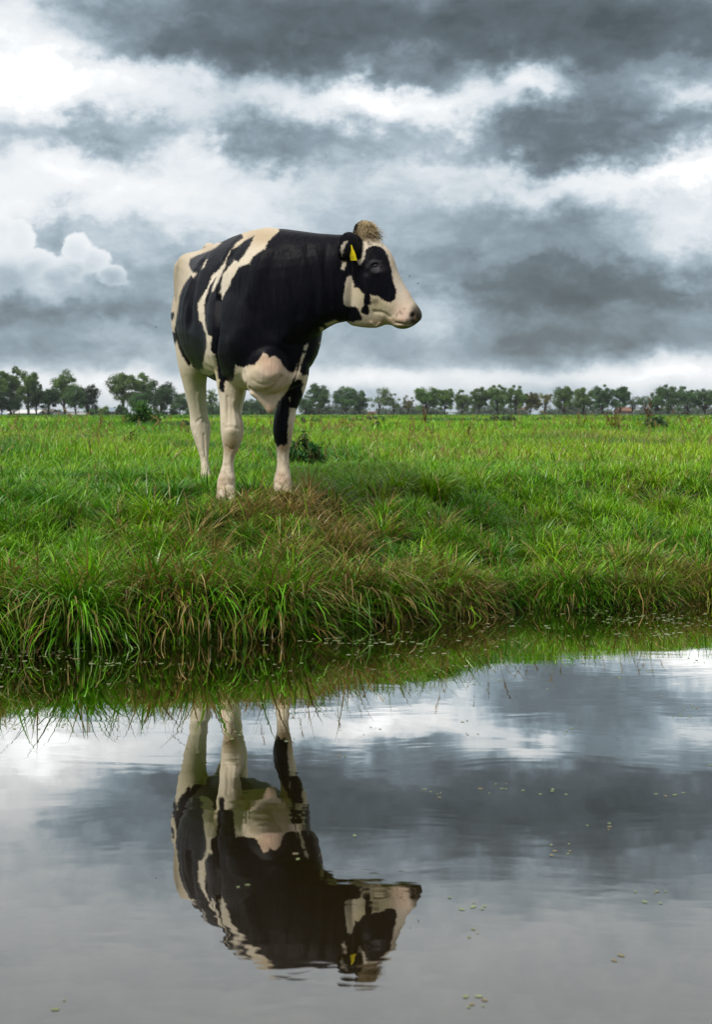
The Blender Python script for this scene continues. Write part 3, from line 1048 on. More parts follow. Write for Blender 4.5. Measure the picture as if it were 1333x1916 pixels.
# --- eye
def ball(name, c, r, mat, sc=(1, 1, 1), seg=20, parent=cow):
    bm = bmesh.new()
    bmesh.ops.create_uvsphere(bm, u_segments=seg, v_segments=seg // 2 + 2, radius=1)
    for v in bm.verts:
        v.co = Vector(c) + Vector((v.co.x * r * sc[0], v.co.y * r * sc[1], v.co.z * r * sc[2]))
    for f in bm.faces: f.smooth = True
    me = bpy.data.meshes.new(name); bm.to_mesh(me); bm.free()
    return obj(name, me, mat, parent)


em, n = new_mat('dark_eye')
pe = principled(n, (.010, .008, .010), 0.06, 0.8)
out(n, pe.outputs[0])
e0 = surf(703.5, 496.5)
ball('eye', e0 + np.array([-.0005, .0062, 0]), .0150, em, (1.30, .8, .82))
e1 = 2 * ((HC - e0) @ HN) * HN + e0
ball('eye', e1 - np.array([0, .008, 0]), .0165, em, (1.25, .8, 1))

# --- hair: the curly tuft on the poll
hm, n = new_mat('curly_hair')
p = principled(n, attr(n, 'tint'), 0.7, 0.25)
out(n, p.outputs[0])


def tubes(curves, radii, sides=4):
    """many thin tapering tubes; curves (N,K,3), radii (N,K)"""
    N, K, _ = curves.shape
    tan = np.gradient(curves, axis=1)
    tan /= np.linalg.norm(tan, axis=2, keepdims=True) + 1e-9
    ref = np.where(np.abs(tan[..., 2:3]) > .8, np.array([1.0, 0, 0]), np.array([0, 0, 1.0]))
    a = np.cross(tan, ref); a /= np.linalg.norm(a, axis=2, keepdims=True) + 1e-9
    b = np.cross(tan, a)
    an = np.linspace(0, 2 * np.pi, sides, endpoint=False)
    V = curves[:, :, None, :] + radii[:, :, None, None] * (np.cos(an)[None, None, :, None] * a[:, :, None, :] + np.sin(an)[None, None, :, None] * b[:, :, None, :])
    i = np.arange(N * K * sides).reshape(N, K, sides)
    j = np.roll(i, -1, 2)
    Q = np.stack([i[:, :-1], j[:, :-1], j[:, 1:], i[:, 1:]], -1).reshape(-1, 4)
    return V.reshape(-1, 3), Q


NC = 900
dirs = rng.normal(size=(NC, 3)); dirs[:, 2] = np.abs(dirs[:, 2]) + .02
dirs /= np.linalg.norm(dirs, axis=1)[:, None]
root = hp(680, 434) + (dirs[:, :1] * HE * .050 + dirs[:, 1:2] * HN * .048 + dirs[:, 2:3] * UP * .058)
low_ = rng.random(NC) < .30                      # locks growing lower, down the forehead
root[low_] += np.outer(rng.random(low_.sum()), HE * .035 - UP * .085) - HN * .012
K = 14
tt = np.linspace(0, 1, K)
cur = np.zeros((NC, K, 3))
ph = rng.random(NC) * 6.28
flow = HE[None] * (.55 + .5 * rng.random(NC))[:, None] - UP[None] * (.45 + .75 * rng.random(NC))[:, None] + HN[None] * (dirs @ HN)[:, None] * .7 + rng.normal(size=(NC, 3)) * .25
LL = .028 + .036 * rng.random(NC)
rad_c = .0030 + .0065 * rng.random(NC) ** 1.5
turns = 1.2 + 1.8 * rng.random(NC)
ax1 = np.cross(flow, np.array([.3, .9, .4])); ax1 /= np.linalg.norm(ax1, axis=1)[:, None]
ax2 = np.cross(flow, ax1)
for k in range(K):
    aa = ph + turns * 6.28 * tt[k]
    g_ = dirs * (.45 * tt[k] * (1 - .55 * tt[k])) + flow * (.75 * tt[k] ** 1.5)
    cur[:, k] = root + g_ * LL[:, None] + (ax1 * np.cos(aa)[:, None] + ax2 * np.sin(aa)[:, None]) * (rad_c * min(1, 2 * tt[k]))[:, None]
V_, Q_ = tubes(cur, np.full((NC, K), .0021) * (1 - .6 * tt)[None, :])
tuft = mesh_np('poll_hair', V_, Q_)
side_dark = (dirs @ HE < -.30) & ~low_
cc = np.where(side_dark[:, None], np.array([.03, .022, .016]), np.array([.42, .33, .19])) * (0.65 + .7 * rng.random(NC))[:, None]
set_col(tuft, 'tint', np.repeat(cc, K * 4, axis=0))
obj('hair_tuft', tuft, hm, cow)

# --- ear tag
ym, n = new_mat('yellow_plastic')
p = principled(n, (.85, .68, .008), 0.4, 0.4)
out(n, p.outputs[0])
im, n = new_mat('tag_ink')
p = principled(n, (.03, .03, .02), 0.6, 0.2)
out(n, p.outputs[0])
tagp = Z2([(490, 355), (502, 350), (512, 365), (516, 385), (530, 410), (541, 440), (556, 500), (494, 503), (488, 470), (484, 425), (492, 400)])
ty = surf(661, 476)[1] - .012
bm = bmesh.new()
fr_ = [bm.verts.new(px2w(x, y, ty + (y - 472) * .0004)) for x, y in tagp]
f0 = bm.faces.new(fr_)
ex = bmesh.ops.extrude_face_region(bm, geom=[f0])
for v in [e for e in ex['geom'] if isinstance(e, bmesh.types.BMVert)]: v.co.y += .003
bmesh.ops.recalc_face_normals(bm, faces=bm.faces)
tme = bpy.data.meshes.new('ear_tag'); bm.to_mesh(tme); bm.free()
etag = obj('ear_tag', tme, ym, cow)
bm = bmesh.new()
for (x0, y0, x1, y1) in [(499, 474, 546, 477), (500, 485, 548, 487), (501, 462, 536, 464)]:
    xs = np.linspace(x0, x1, 14)
    for a, b in zip(xs[:-1:2], xs[1::2]):
        pts = Z2([(a, y0), (b, y0 + .2), (b, y1), (a, y1)])
        bm.faces.new([bm.verts.new(px2w(x, y, ty + (y - 472) * .0004 - .0012)) for x, y in pts])
ime = bpy.data.meshes.new('tag_print'); bm.to_mesh(ime); bm.free()
obj('print', ime, im, etag)
st = px2w(656.5, 461, ty - .002)
ball('stud', st, .0055, ym, (1, .5, 1), 12, etag)

# --- hooves: two claws each
hfm, n = new_mat('hoof_horn')
t = n.new('ShaderNodeTexCoord')
p = principled(n, n.ramp(n.noise(t.outputs['Object'], 40, 4, .6), [(.35, (.30, .22, .15)), (.65, (.52, .44, .34))]), 0.55, 0.3)
out(n, p.outputs[0])
for c_, y_, Y_, h_, of in [(424, 926, FRY, 16, .05), (529, 920, FLY, 16, .05), (386.5, 916, HRY, 12, .02), (427, 912, HLY, 12, .02)]:
    hf = Loft()
    for sgn in (-1, 1):
        p0 = px2w(c_, y_, Y_) + LF * (sgn * h_ * .52 * Y_ / F)
        w0 = h_ * .47 * Y_ / F
        hf.add([ring(p0 + np.array([0, -1.0, 0]) * (of + a) + UP * z, LF * w0 * k, FW * d_, 2.6) for a, z, k, d_ in
                [(-.01, .035, .7, .04), (0, .02, .95, .055), (.02, -.02, 1.05, .07), (.035, -.06, 1.1, .082), (.035, -.063, .9, .07)]], 3)
    obj('hoof', hf.mesh('hoof'), hfm, cow)
# ------------------------------------------------------------------ grass
grm = leaf_mat('grass_blades', 0.33, 0.24, 0.38)


def blade_mesh(root, L, w, ang, phi0, phi1, c0, c1, seg=4, twist=None):
    """strips that leave the ground at phi0 from the vertical and bend over by phi1"""
    N = len(root)
    dirv = np.stack([np.cos(ang), np.sin(ang)], -1)
    tw = rng.normal(size=N) * .7 if twist is None else twist
    sx = np.stack([-np.sin(ang + tw), np.cos(ang + tw)], -1)
    V = np.zeros((N, 2 * seg + 1, 3), np.float32)
    Cc = np.zeros((N, 2 * seg + 1, 3), np.float32)
    p = root.astype(float).copy()
    ws = 1 - np.linspace(0, 1, seg + 1) ** 1.8
    ws[0] = .75
    for k in range(seg + 1):
        t_ = k / seg
        cc = c0 * (1 - t_ ** 1.6) + c1 * t_ ** 1.6
        if k < seg:
            o = sx * (w * ws[k] * .5)[:, None]
            V[:, 2 * k, :2] = p[:, :2] - o; V[:, 2 * k, 2] = p[:, 2]
            V[:, 2 * k + 1, :2] = p[:, :2] + o; V[:, 2 * k + 1, 2] = p[:, 2]
            Cc[:, 2 * k] = cc; Cc[:, 2 * k + 1] = cc
            ph_ = phi0 + phi1 * (t_ + .5 / seg)
            st_ = L / seg
            p[:, :2] += dirv * (np.sin(ph_) * st_)[:, None]
            p[:, 2] += np.cos(ph_) * st_
        else:
            V[:, 2 * seg] = p; Cc[:, 2 * seg] = cc
    i = (np.arange(N) * (2 * seg + 1))[:, None]
    Q = np.concatenate([np.stack([i[:, 0] + 2 * k, i[:, 0] + 2 * k + 1, i[:, 0] + 2 * k + 3, i[:, 0] + 2 * k + 2], -1) for k in range(seg - 1)]) if seg > 1 else np.zeros((0, 4), int)
    T = np.stack([i[:, 0] + 2 * seg - 2, i[:, 0] + 2 * seg - 1, i[:, 0] + 2 * seg], -1)
    return V.reshape(-1, 3), Q, T, Cc.reshape(-1, 3)


class Pile:
    def __init__(self): self.V, self.Q, self.T, self.C, self.n = [], [], [], [], 0

    def add(self, V, Q, T, Cc):
        self.V.append(V); self.Q.append(Q + self.n); self.T.append(T + self.n); self.C.append(Cc); self.n += len(V)

    def build(self, name, mat, parent=None, loc=None):
        me = mesh_np(name, np.concatenate(self.V), np.concatenate(self.Q), np.concatenate(self.T))
        set_col(me, 'tint', np.concatenate(self.C))
        return obj(name, me, mat, parent, loc)


GREEN = np.array([.124, .318, .003]); DEEP = np.array([.030, .140, .006]); YEL = np.array([.252, .408, .005])
STRAW = np.array([.34, .26, .095]); RUST = np.array([.19, .095, .022]); BLUE = np.array([.06, .16, .045])


def mixc(a, b, f): return a * (1 - f[:, None]) + b * f[:, None]


def in_view(x, y, m=0.35): return np.abs(x) < 0.245 * y + m


def clump_blades(cx, cy, nb, spread, Lm, wm, spl, bend, dry, hue, face=None, facek=0.0, lvar=.28):
    """clumps: blades fan out from each centre"""
    rep = np.repeat(np.arange(len(cx)), nb)
    N = len(rep)
    th = rng.random(N) * 2 * np.pi
    rr = np.sqrt(rng.random(N)) * spread[rep]
    x = cx[rep] + rr * np.cos(th); y = cy[rep] + rr * np.sin(th)
    fx, fy = np.cos(th), np.sin(th)
    if face is not None:
        fk = np.broadcast_to(facek, len(cx))[rep]
        fx = fx + fk * np.cos(face[rep]); fy = fy + fk * np.sin(face[rep])
    ang = np.arctan2(fy, fx) + rng.normal(size=N) * .45
    z = height(x, y) - .015
    e_ = .06
    sx_ = -(height(x + e_, y) - height(x - e_, y)) / (2 * e_); sy_ = -(height(x, y + e_) - height(x, y - e_)) / (2 * e_)
    ang = np.arctan2(np.sin(ang) + .9 * sy_, np.cos(ang) + .9 * sx_)
    L = Lm[rep] * np.clip(1 + lvar * rng.normal(size=N), .35, 1.7)
    w = wm[rep] * (.65 + .7 * rng.random(N))
    p0 = spl[rep] * (rr / (spread[rep] + 1e-6)) * (.6 + .8 * rng.random(N)) + .10 * rng.normal(size=N)
    p1 = bend[rep] * (.35 + 1.1 * rng.random(N))
    hu = hue[rep] + rng.normal(size=N) * .22
    c = mixc(mixc(np.tile(GREEN, (N, 1)), YEL, np.clip(hu, 0, 1)), DEEP, np.clip(-hu, 0, 1))
    isd = rng.random(N) < dry[rep]
    dc = mixc(np.tile(STRAW, (N, 1)), RUST, rng.random(N) ** 1.1)
    c = np.where(isd[:, None], dc, c) * (.50 + .95 * rng.random(N))[:, None]
    tip = np.where(rng.random(N)[:, None] < .12, mixc(c, STRAW * .9, np.full(N, .55)), c * 1.1)
    return np.stack([x, y, z], -1), L, w, ang, p0, p1, c, tip


def scatter(n, y0, y1, m=0.35, xl=1.0):
    """uniform over the ground seen between two distances"""
    y = np.sqrt(rng.random(n) * (y1 * y1 - y0 * y0) + y0 * y0)
    x = (rng.random(n) * 2 - 1) * (0.285 * y + m)
    return x, y


def hoofprint(x, y):
    """grass trodden down where the cow stands"""
    k = np.ones(len(x))
    for c_, y_, Y_ in [(424, 926, 8.58), (529, 918, 8.70), (386, 905, 9.7), (427, 905, 9.8)]:
        p_ = px2w(c_, y_, Y_)
        k = np.minimum(k, .62 + .38 * sstep(np.hypot(x - p_[0], (y - p_[1] + .12) * .8), .08, .32))
    return k


DRYS = [(560, 925, .32, .85), (580, 905, .22, .8), (460, 935, .22, .6), (430, 945, .2, .5), (850, 1080, .34, .55), (880, 1100, .3, .6), (700, 1060, .3, .4), (60, 1110, .35, .45),
        (380, 985, .22, .35), (1230, 1100, .35, .45), (1290, 1085, .3, .5), (1180, 1020, .25, .3), (560, 1000, .22, .5), (660, 1000, .2, .45), (500, 1100, .3, .35), (740, 1120, .3, .4)]
DRYP = []
for (a, b, r_, k_) in DRYS:      # where on the bank those dry patches lie
    for Y_ in np.linspace(6.3, 12, 300):
        w_ = px2w(a, b, Y_)
        if height(w_[0], w_[1]) + .10 >= w_[2]:
            DRYP.append((w_[0], w_[1], r_, k_)); break


def dryness(x, y):
    d = .045 + .14 * sstep(vnoise(x * 1.3, y * 1.3, 41), .12, .4)
    for a, b, r_, k_ in DRYP:
        d = np.maximum(d, min(.95, k_ * 1.2) * np.exp(-((x - a) ** 2 + (y - b) ** 2) / (r_ * r_ * .75)))
    return np.clip(d, 0, .9)


near = Pile()
# 1. turf: fine short blades everywhere on the bank
x, y = scatter(170000, 6.2, 12.5)
d = y - waterline(x)
k = d > .04
x, y, d = x[k], y[k], d[k]
N = len(x)
lush = sstep(fbm(x * .9, y * .9, 51, 3), -.35, .5)
L = (.050 + .055 * lush) * np.clip(1 + .3 * rng.normal(size=N), .4, 1.8) * hoofprint(x, y)
hu = (lush - .45) * 1.1 + .25 * rng.normal(size=N)
c = mixc(mixc(np.tile(GREEN, (N, 1)), YEL, np.clip(hu, 0, 1)), DEEP, np.clip(-hu, 0, 1))
dc = mixc(np.tile(STRAW, (N, 1)), RUST, rng.random(N) ** 2)
c = np.where((rng.random(N) < dryness(x, y))[:, None], dc, c) * (.50 + .95 * rng.random(N))[:, None]
near.add(*blade_mesh(np.stack([x, y, height(x, y) - .012], -1), L, 0.0044 + .0028 * rng.random(N), rng.random(N) * 6.283, .25 + .25 * rng.normal(size=N), .5 + .9 * rng.random(N), c, c * 1.12, 3))
# 2. tussocks
x, y = scatter(3300, 6.3, 12.5)
d = y - waterline(x)
keep = (d > .10) & (rng.random(len(x)) < .35 + .65 * sstep(vnoise(x * 1.7, y * 1.7, 61), -.15, .2))
x, y, d = x[keep], y[keep], d[keep]
M = len(x)
big = rng.random(M) ** 1.6
wet = sstep(.9 - d, 0, .7)
hue = 1.5 * vnoise(x * 1.3, y * 1.3, 71) + .30 * rng.normal(size=M) + .12 * sstep(d, 1.5, 3)
Lm = (.075 + .11 * big + .03 * wet) * (1 - .25 * sstep(d, 1.8, 3.0)) * hoofprint(x, y)
near.add(*blade_mesh(*clump_blades(x, y, 62, .035 + .06 * big, Lm, .0050 + .0026 * big + .0012 * wet, .55 + .35 * big, 1.0 + .8 * rng.random(M) + .4 * wet, dryness(x, y), hue,
                                   np.full(M, -np.pi / 2), .45 * wet), 4))
# 2b. big tussocks: domes of arching leaves with hollows between them
bx_, by_ = [], []
tries = 0
while len(bx_) < 170 and tries < 9000:
    tries += 1
    y_ = 6.5 + 4.2 * rng.random() ** 1.2; x_ = (rng.random() * 2 - 1) * (.245 * y_ + .3)
    d_ = y_ - waterline(x_)
    if d_ < .18 - .10 * (x_ > .1) or d_ > 3.0: continue
    if bx_ and np.min(np.hypot(np.array(bx_) - x_, (np.array(by_) - y_))) < .21 + .10 * rng.random(): continue
    if min(np.hypot(x_ - a, y_ - b + .2) for a, b, _ in HOOVES) < .32: continue
    bx_.append(x_); by_.append(y_)
x, y = np.array(bx_), np.array(by_); M = len(x); d = y - waterline(x)
siz = .6 + .7 * rng.random(M)
hue = np.where(rng.random(M) < .45, .55, -.25) + .35 * rng.normal(size=M)
dr = np.clip(dryness(x, y) + np.where(rng.random(M) < .14, .45, 0), 0, .9)
near.add(*blade_mesh(*clump_blades(x, y, 400, .090 * siz, .135 * siz * (1 - .3 * sstep(d, 1.6, 2.6)), .0050 + .0025 * siz * rng.random(M), np.full(M, .95), 1.25 + .7 * rng.random(M), dr, hue), 5))
# 2c. withered tufts on the dry patches
px_l, py_l = [], []
for (a, b, r_, k_) in DRYP:
    for _ in range(int(2 + 6 * k_)):
        px_l.append(a + rng.normal() * r_ * .45); py_l.append(b + rng.normal() * r_ * .45)
x, y = np.array(px_l), np.array(py_l)
k = (y - waterline(x) > .06)
x, y = x[k], y[k]; M = len(x)
near.add(*blade_mesh(*clump_blades(x, y, 150, .05 + .04 * rng.random(M), (.13 + .12 * rng.random(M)) * hoofprint(x, y), np.full(M, .0056), np.full(M, .9), 1.1 + .9 * rng.random(M), .55 + .4 * rng.random(M), .2 * rng.normal(size=M)), 4))
# 2d. short wet tufts right at the water's edge
xs = np.arange(-2.4, 2.9, .018)
ys = waterline(xs) + .00 + .12 * rng.random(len(xs))
M = len(xs)
near.add(*blade_mesh(*clump_blades(xs, ys, 44, np.full(M, .045), .10 + .10 * rng.random(M), np.full(M, .0055), np.full(M, .9), .7 + 1.3 * rng.random(M), np.clip(dryness(xs, ys), .12, .6) + .3 * (rng.random(M) < .15),
                                   .9 * vnoise(xs * 2.4, xs * 0, 85) - .1 + .2 * rng.normal(size=M), np.full(M, -np.pi / 2), .35), 4))
# 3. long leaves hanging over the edge into the ditch
xs = np.arange(-2.4, 2.9, .021)
xs = xs + rng.normal(size=len(xs)) * .03
ys = waterline(xs) + .07 + .16 * rng.random(len(xs)) ** 1.3
M = len(xs)
kp = rng.random(M) < .26 + .66 * sstep(-xs, -.3, .6) + .4 * vnoise(xs * 3.1, xs * 0, 14)
xs, ys = xs[kp], ys[kp]
M = len(xs)
left = sstep(-xs, -.9, .6)
hue = .8 * vnoise(xs * 1.9, ys, 81) - .05 + .15 * rng.normal(size=M)
near.add(*blade_mesh(*clump_blades(xs, ys, 62, np.full(M, .06), .13 + .13 * left + .08 * vnoise(xs * 2.3, ys * 0, 5) * 2 + .10 * (rng.random(M) < .18), np.full(M, .0062) + .0046 * left, np.full(M, .7), 1.45 + .7 * rng.random(M),
                                   np.clip(dryness(xs, ys) * .7 - .02, .03, .5) + .45 * (vnoise(xs * 4.3, xs * 0, 16) > .22), hue, np.full(M, -np.pi / 2) + .5 * vnoise(xs * 2.7, xs * 0, 6), .55 + .5 * left, .40), 5))
xs = np.linspace(-2.2, 2.7, 150) + rng.normal(size=150) * .05
ys = waterline(xs) + .22 + .25 * rng.random(len(xs))
M = len(xs)
near.add(*blade_mesh(*clump_blades(xs, ys, 60, np.full(M, .08), .09 + .09 * rng.random(M) + .06 * sstep(-xs, -.3, .8), np.full(M, .0088), np.full(M, .85), .8 + 1.4 * rng.random(M), np.clip(dryness(xs, ys), .05, .6) + .3 * (rng.random(M) < .2),
                                   .7 * vnoise(xs * 1.4, ys, 83) + .15 * rng.normal(size=M), np.full(M, -np.pi / 2), .7), 5))
bank = near.build('bank_grass', grm)
tag(bank, 'long wet green grass and dry tufts covering the ditch bank', 'grass', kind='stuff')

# 4. meadow behind
mead = Pile()
x, y = scatter(175000, 12.0, 30, .6)
N = len(x)
lush = fbm(x * .35, y * .35, 91, 3)
hu = .45 + lush * 1.3 + .3 * rng.normal(size=N) - 1.3 * sstep(vnoise(x * .8, y * .45, 141), .10, .30)
c = mixc(mixc(np.tile(GREEN, (N, 1)), YEL, np.clip(hu, 0, 1)), DEEP, np.clip(-hu, 0, 1)) * (.85 + .5 * rng.random(N))[:, None]
c = np.where((rng.random(N) < .05 + .08 * (lush > .3) + .30 * sstep(vnoise(x * .6, y * .4, 143), .15, .35))[:, None], mixc(np.tile(STRAW, (N, 1)), RUST, rng.random(N) ** 2), c)
L = (.10 + .08 * rng.random(N)) * (1 + .9 * np.clip(vnoise(x * .8, y * .8, 95), -.3, .5))
mead.add(*blade_mesh(np.stack([x, y, height(x, y) - .01], -1), L, .007 + .006 * rng.random(N), rng.random(N) * 6.283, .3 + .25 * rng.normal(size=N), .4 + .9 * rng.random(N), c, c * 1.1, 3))
x, y = scatter(1500, 12.0, 34, .6)
M = len(x)
mead.add(*blade_mesh(*clump_blades(x, y, 40, .05 + .1 * rng.random(M), .13 + .13 * rng.random(M), np.full(M, .011), np.full(M, .8), 1.2 + .6 * rng.random(M), np.full(M, .12) + .3 * (rng.random(M) < .12),
                                   .25 + .7 * vnoise(x * .5, y * .5, 97) + .2 * rng.normal(size=M)), 4))
x, y = scatter(152000, 29, 95, 1)
N = len(x)
lush = fbm(x * .16, y * .07, 101, 3)
hu = .50 + lush * 1.3 + .3 * rng.normal(size=N) - 1.5 * sstep(vnoise(x * .30, y * .10, 145), .10, .28)
c = mixc(mixc(np.tile(GREEN, (N, 1)), YEL, np.clip(hu, 0, 1)), DEEP, np.clip(-hu, 0, 1)) * (.9 + .5 * rng.random(N))[:, None]
c = np.where((rng.random(N) < .04 + .10 * (lush > .3) + .28 * sstep(vnoise(x * .25, y * .09, 147), .15, .3))[:, None], mixc(np.tile(STRAW, (N, 1)), RUST, rng.random(N) ** 1.5), c)
L = (.16 + .14 * rng.random(N)) * (1 + .8 * np.clip(vnoise(x * .3, y * .15, 105), -.3, .5))
mead.add(*blade_mesh(np.stack([x, y, height(x, y) - .01], -1), L, .022 + .02 * rng.random(N), rng.random(N) * 6.283, .3 + .25 * rng.normal(size=N), .4 + .9 * rng.random(N), c, c * 1.1, 2))
x, y = scatter(82000, 92, 330, 4)
N = len(x)
lush = fbm(x * .05, y * .02, 111, 3)
hu = -.15 + lush * 1.3 + .3 * rng.normal(size=N)
c = mixc(mixc(np.tile(GREEN, (N, 1)), YEL, np.clip(hu, 0, 1)), DEEP, np.clip(-hu, 0, 1)) * (.8 + .4 * rng.random(N))[:, None]
c = np.where((rng.random(N) < .12)[:, None], mixc(np.tile(STRAW * .6, (N, 1)), RUST * .5, rng.random(N)), c)
mead.add(*blade_mesh(np.stack([x, y, height(x, y) - .01], -1), .22 + .22 * rng.random(N), .10 + .10 * rng.random(N), rng.random(N) * 6.283, .3 + .25 * rng.normal(size=N), .4 + .9 * rng.random(N), c, c * 1.1, 2))
mg = mead.build('meadow_grass', grm)
tag(mg, 'bright green pasture grass stretching back to the distant trees', 'grass', kind='stuff')

# 5. seed stalks standing above the grass
sm_, n = new_mat('seed_stalks')
p = principled(n, attr(n, 'tint'), 0.75, 0.2)
out(n, p.outputs[0])


def stalks(x, y, H, rad, name, label):
    N = len(x)
    K_ = 7
    t_ = np.linspace(0, 1, K_)
    ln = rng.normal(size=(N, 2)) * .16
    bd = rng.normal(size=(N, 2)) * .22
    base_ = np.stack([x, y, height(x, y)], -1)
    cu = np.zeros((N, K_, 3))
    for k in range(K_):
        cu[:, k] = base_
        cu[:, k, :2] += (ln * t_[k] + bd * t_[k] ** 2.2) * H[:, None]
        cu[:, k, 2] += H * t_[k] * (1 - .12 * t_[k])
    V_, Q_ = tubes(cu, np.outer(rad, np.array([1, .9, .8, .75, .7, .65, .5])), 3)
    cs = mixc(np.tile(np.array([.22, .20, .08]), (N, 1)), RUST * 1.1, rng.random(N))
    cs = np.where((rng.random(N) < .4)[:, None], STRAW * .95, cs)
    Cv = [np.repeat(cs, K_ * 3, 0)]
    V, Q, nn_ = [V_], [Q_], len(V_)
    # seed heads: short grains up the last third
    G = 26
    own = np.repeat(np.arange(N), G)
    u_ = .68 + .34 * rng.random(N * G)
    a_ = np.clip(u_, 0, 1) * (K_ - 1)
    i0 = np.minimum(a_.astype(int), K_ - 2); f_ = (a_ - i0)[:, None]
    pos = cu[own, i0] * (1 - f_) + cu[own, i0 + 1] * f_
    gl_ = (.012 + .010 * rng.random(N * G)) * (rad[own] / .0011)
    gd = rng.normal(size=(N * G, 3)) * .6 + np.array([0, 0, .9]); gd /= np.linalg.norm(gd, axis=1)[:, None]
    gc = np.stack([pos + gd * gl_[:, None] * q_ for q_ in (0, .5, 1.0)], 1)
    V2, Q2 = tubes(gc, np.outer(rad[own] * 1.3, np.array([.5, 1.2, .2])), 3)
    V.append(V2); Q.append(Q2 + nn_); Cv.append(np.repeat(cs[own] * (.7 + .6 * rng.random(N * G))[:, None], 9, 0))
    me = mesh_np(name, np.concatenate(V), np.concatenate(Q))
    set_col(me, 'tint', np.concatenate(Cv))
    return tag(obj(name, me, sm_), label, 'grass', kind='stuff')


x, y = scatter(300, 7.0, 12.5)
k = (y - waterline(x) > .25) & (rng.random(len(x)) < .35 + .65 * sstep(vnoise(x * 1.2, y * 1.2, 121), -.1, .25))
x, y = x[k], y[k]
H = .20 + .20 * rng.random(len(x))
H = np.where(hoofprint(x, y) < .95, H * .5, H)
stalks(x, y, H, np.full(len(x), .0009), 'seed_grass', 'thin brown seed stalks rising from the bank grass')
x, y = scatter(260, 12.5, 30)
stalks(x, y, .28 + .22 * rng.random(len(x)), 0.0009 + .00004 * y, 'meadow_seed_grass', 'pale seed stalks scattered over the pasture')

# ------------------------------------------------------------------ duckweed and floating leaves
NP_ = 3400
xx = (rng.random(NP_) * 2 - 1) * 2.4
dd = -.02 - 1.15 * rng.random(NP_) ** 1.5
yy = waterline(xx) + dd
keep = rng.random(NP_) < .06 + .75 * sstep(vnoise(xx * 2.2, yy * 5, 131), .02, .36)
xx, yy = xx[keep], yy[keep]
fx_, fy_ = scatter(120, 2.6, 7.2, .1)
k = (fy_ < waterline(fx_) - .3) & (rng.random(len(fx_)) < .3 + .7 * sstep(fx_ + .15 * fy_, .1, .9))
fx_, fy_ = fx_[k], fy_[k]
rep = np.repeat(np.arange(len(fx_)), rng.integers(1, 7, len(fx_)))
gx_ = fx_[rep] + rng.normal(size=len(rep)) * .020; gy_ = fy_[rep] + rng.normal(size=len(rep)) * .030
ax_ = np.concatenate([xx, gx_]); ay_ = np.concatenate([yy, gy_])
rr_ = np.concatenate([0.003 + .0085 * rng.random(len(xx)) ** 2, .0022 + .0034 * rng.random(len(gx_))])
N = len(ax_)
an_ = np.linspace(0, 2 * np.pi, 8, endpoint=False)
ro = rng.random(N) * 6.28
el_ = 1 + .8 * rng.random(N)
lx = np.cos(an_)[None] * el_[:, None] * rr_[:, None]; ly = np.sin(an_)[None] * rr_[:, None]
V = np.zeros((N, 9, 3))
V[:, :8, 0] = ax_[:, None] + lx * np.cos(ro)[:, None] - ly * np.sin(ro)[:, None]
V[:, :8, 1] = ay_[:, None] + lx * np.sin(ro)[:, None] + ly * np.cos(ro)[:, None]
V[:, :8, 2] = .0012
V[:, 8] = np.stack([ax_, ay_, np.full(N, .0026)], -1)
i = np.arange(N)[:, None] * 9
T = np.stack([np.broadcast_to(i + 8, (N, 8)), i + np.arange(8)[None], i + (np.arange(8)[None] + 1) % 8], -1).reshape(-1, 3)
dwc = mixc(np.tile(np.array([.22, .26, .13]), (N, 1)), np.array([.15, .18, .06]), rng.random(N))
dwc = np.where((rng.random(N) < .2)[:, None], np.array([.20, .16, .08]), dwc)
dm = mesh_np('duckweed', V.reshape(-1, 3), None, T)
set_col(dm, 'tint', np.repeat(dwc, 9, 0))
tag(obj('duckweed', dm, leaf_mat('duckweed_leaf', .4, .05, .4)), 'pale green duckweed floating on the ditch water', 'duckweed', kind='stuff')
# ------------------------------------------------------------------ trees, shrubs, houses on the horizon
crm = leaf_mat('tree_leaves', 0.6, 0.25, 0.2)
bark = simple_mat('bark', (.055, .045, .035), 0.9, .35, 3.0, .1)


def leaf_cloud(centres, radii, n_each, size, cols, flat=.8, shell=.45):
    """leaf-sized faces spread through clumps"""
    M = len(centres)
    rep = np.repeat(np.arange(M), n_each)
    N = len(rep)
    dv = rng.normal(size=(N, 3)); dv /= np.linalg.norm(dv, axis=1)[:, None]
    rad = (shell + (1 - shell) * rng.random(N)) ** .7
    dv[:, 2] *= flat
    pos = centres[rep] + dv * (radii[rep] * rad * (1 + .25 * rng.normal(size=N)))[:, None]
    a = rng.normal(size=(N, 3)); a /= np.linalg.norm(a, axis=1)[:, None]
    b = np.cross(a, rng.normal(size=(N, 3))); b /= np.linalg.norm(b, axis=1)[:, None] + 1e-9
    s = size * (.55 + .9 * rng.random(N))
    a *= s[:, None]; b *= (s * .6)[:, None]
    V = np.stack([pos - a, pos - b * .9 + a * .1, pos + a, pos + b * .9 - a * .1], 1)
    Q = np.arange(N * 4).reshape(N, 4)
    Cc = np.repeat(cols[rep] * (.75 + .5 * rng.random(N))[:, None], 4, 0)
    return V.reshape(-1, 3), Q, Cc


def limb(p0, p1, r0, r1, wob=.06, K_=6):
    t_ = np.linspace(0, 1, K_)[:, None]
    c = p0 + (p1 - p0) * t_
    ln = np.linalg.norm(p1 - p0)
    c[1:-1] += rng.normal(size=(K_ - 2, 3)) * wob * ln * .5
    return c[None], np.linspace(r0, r1, K_)[None]


TG = np.array([.110, .190, .044])


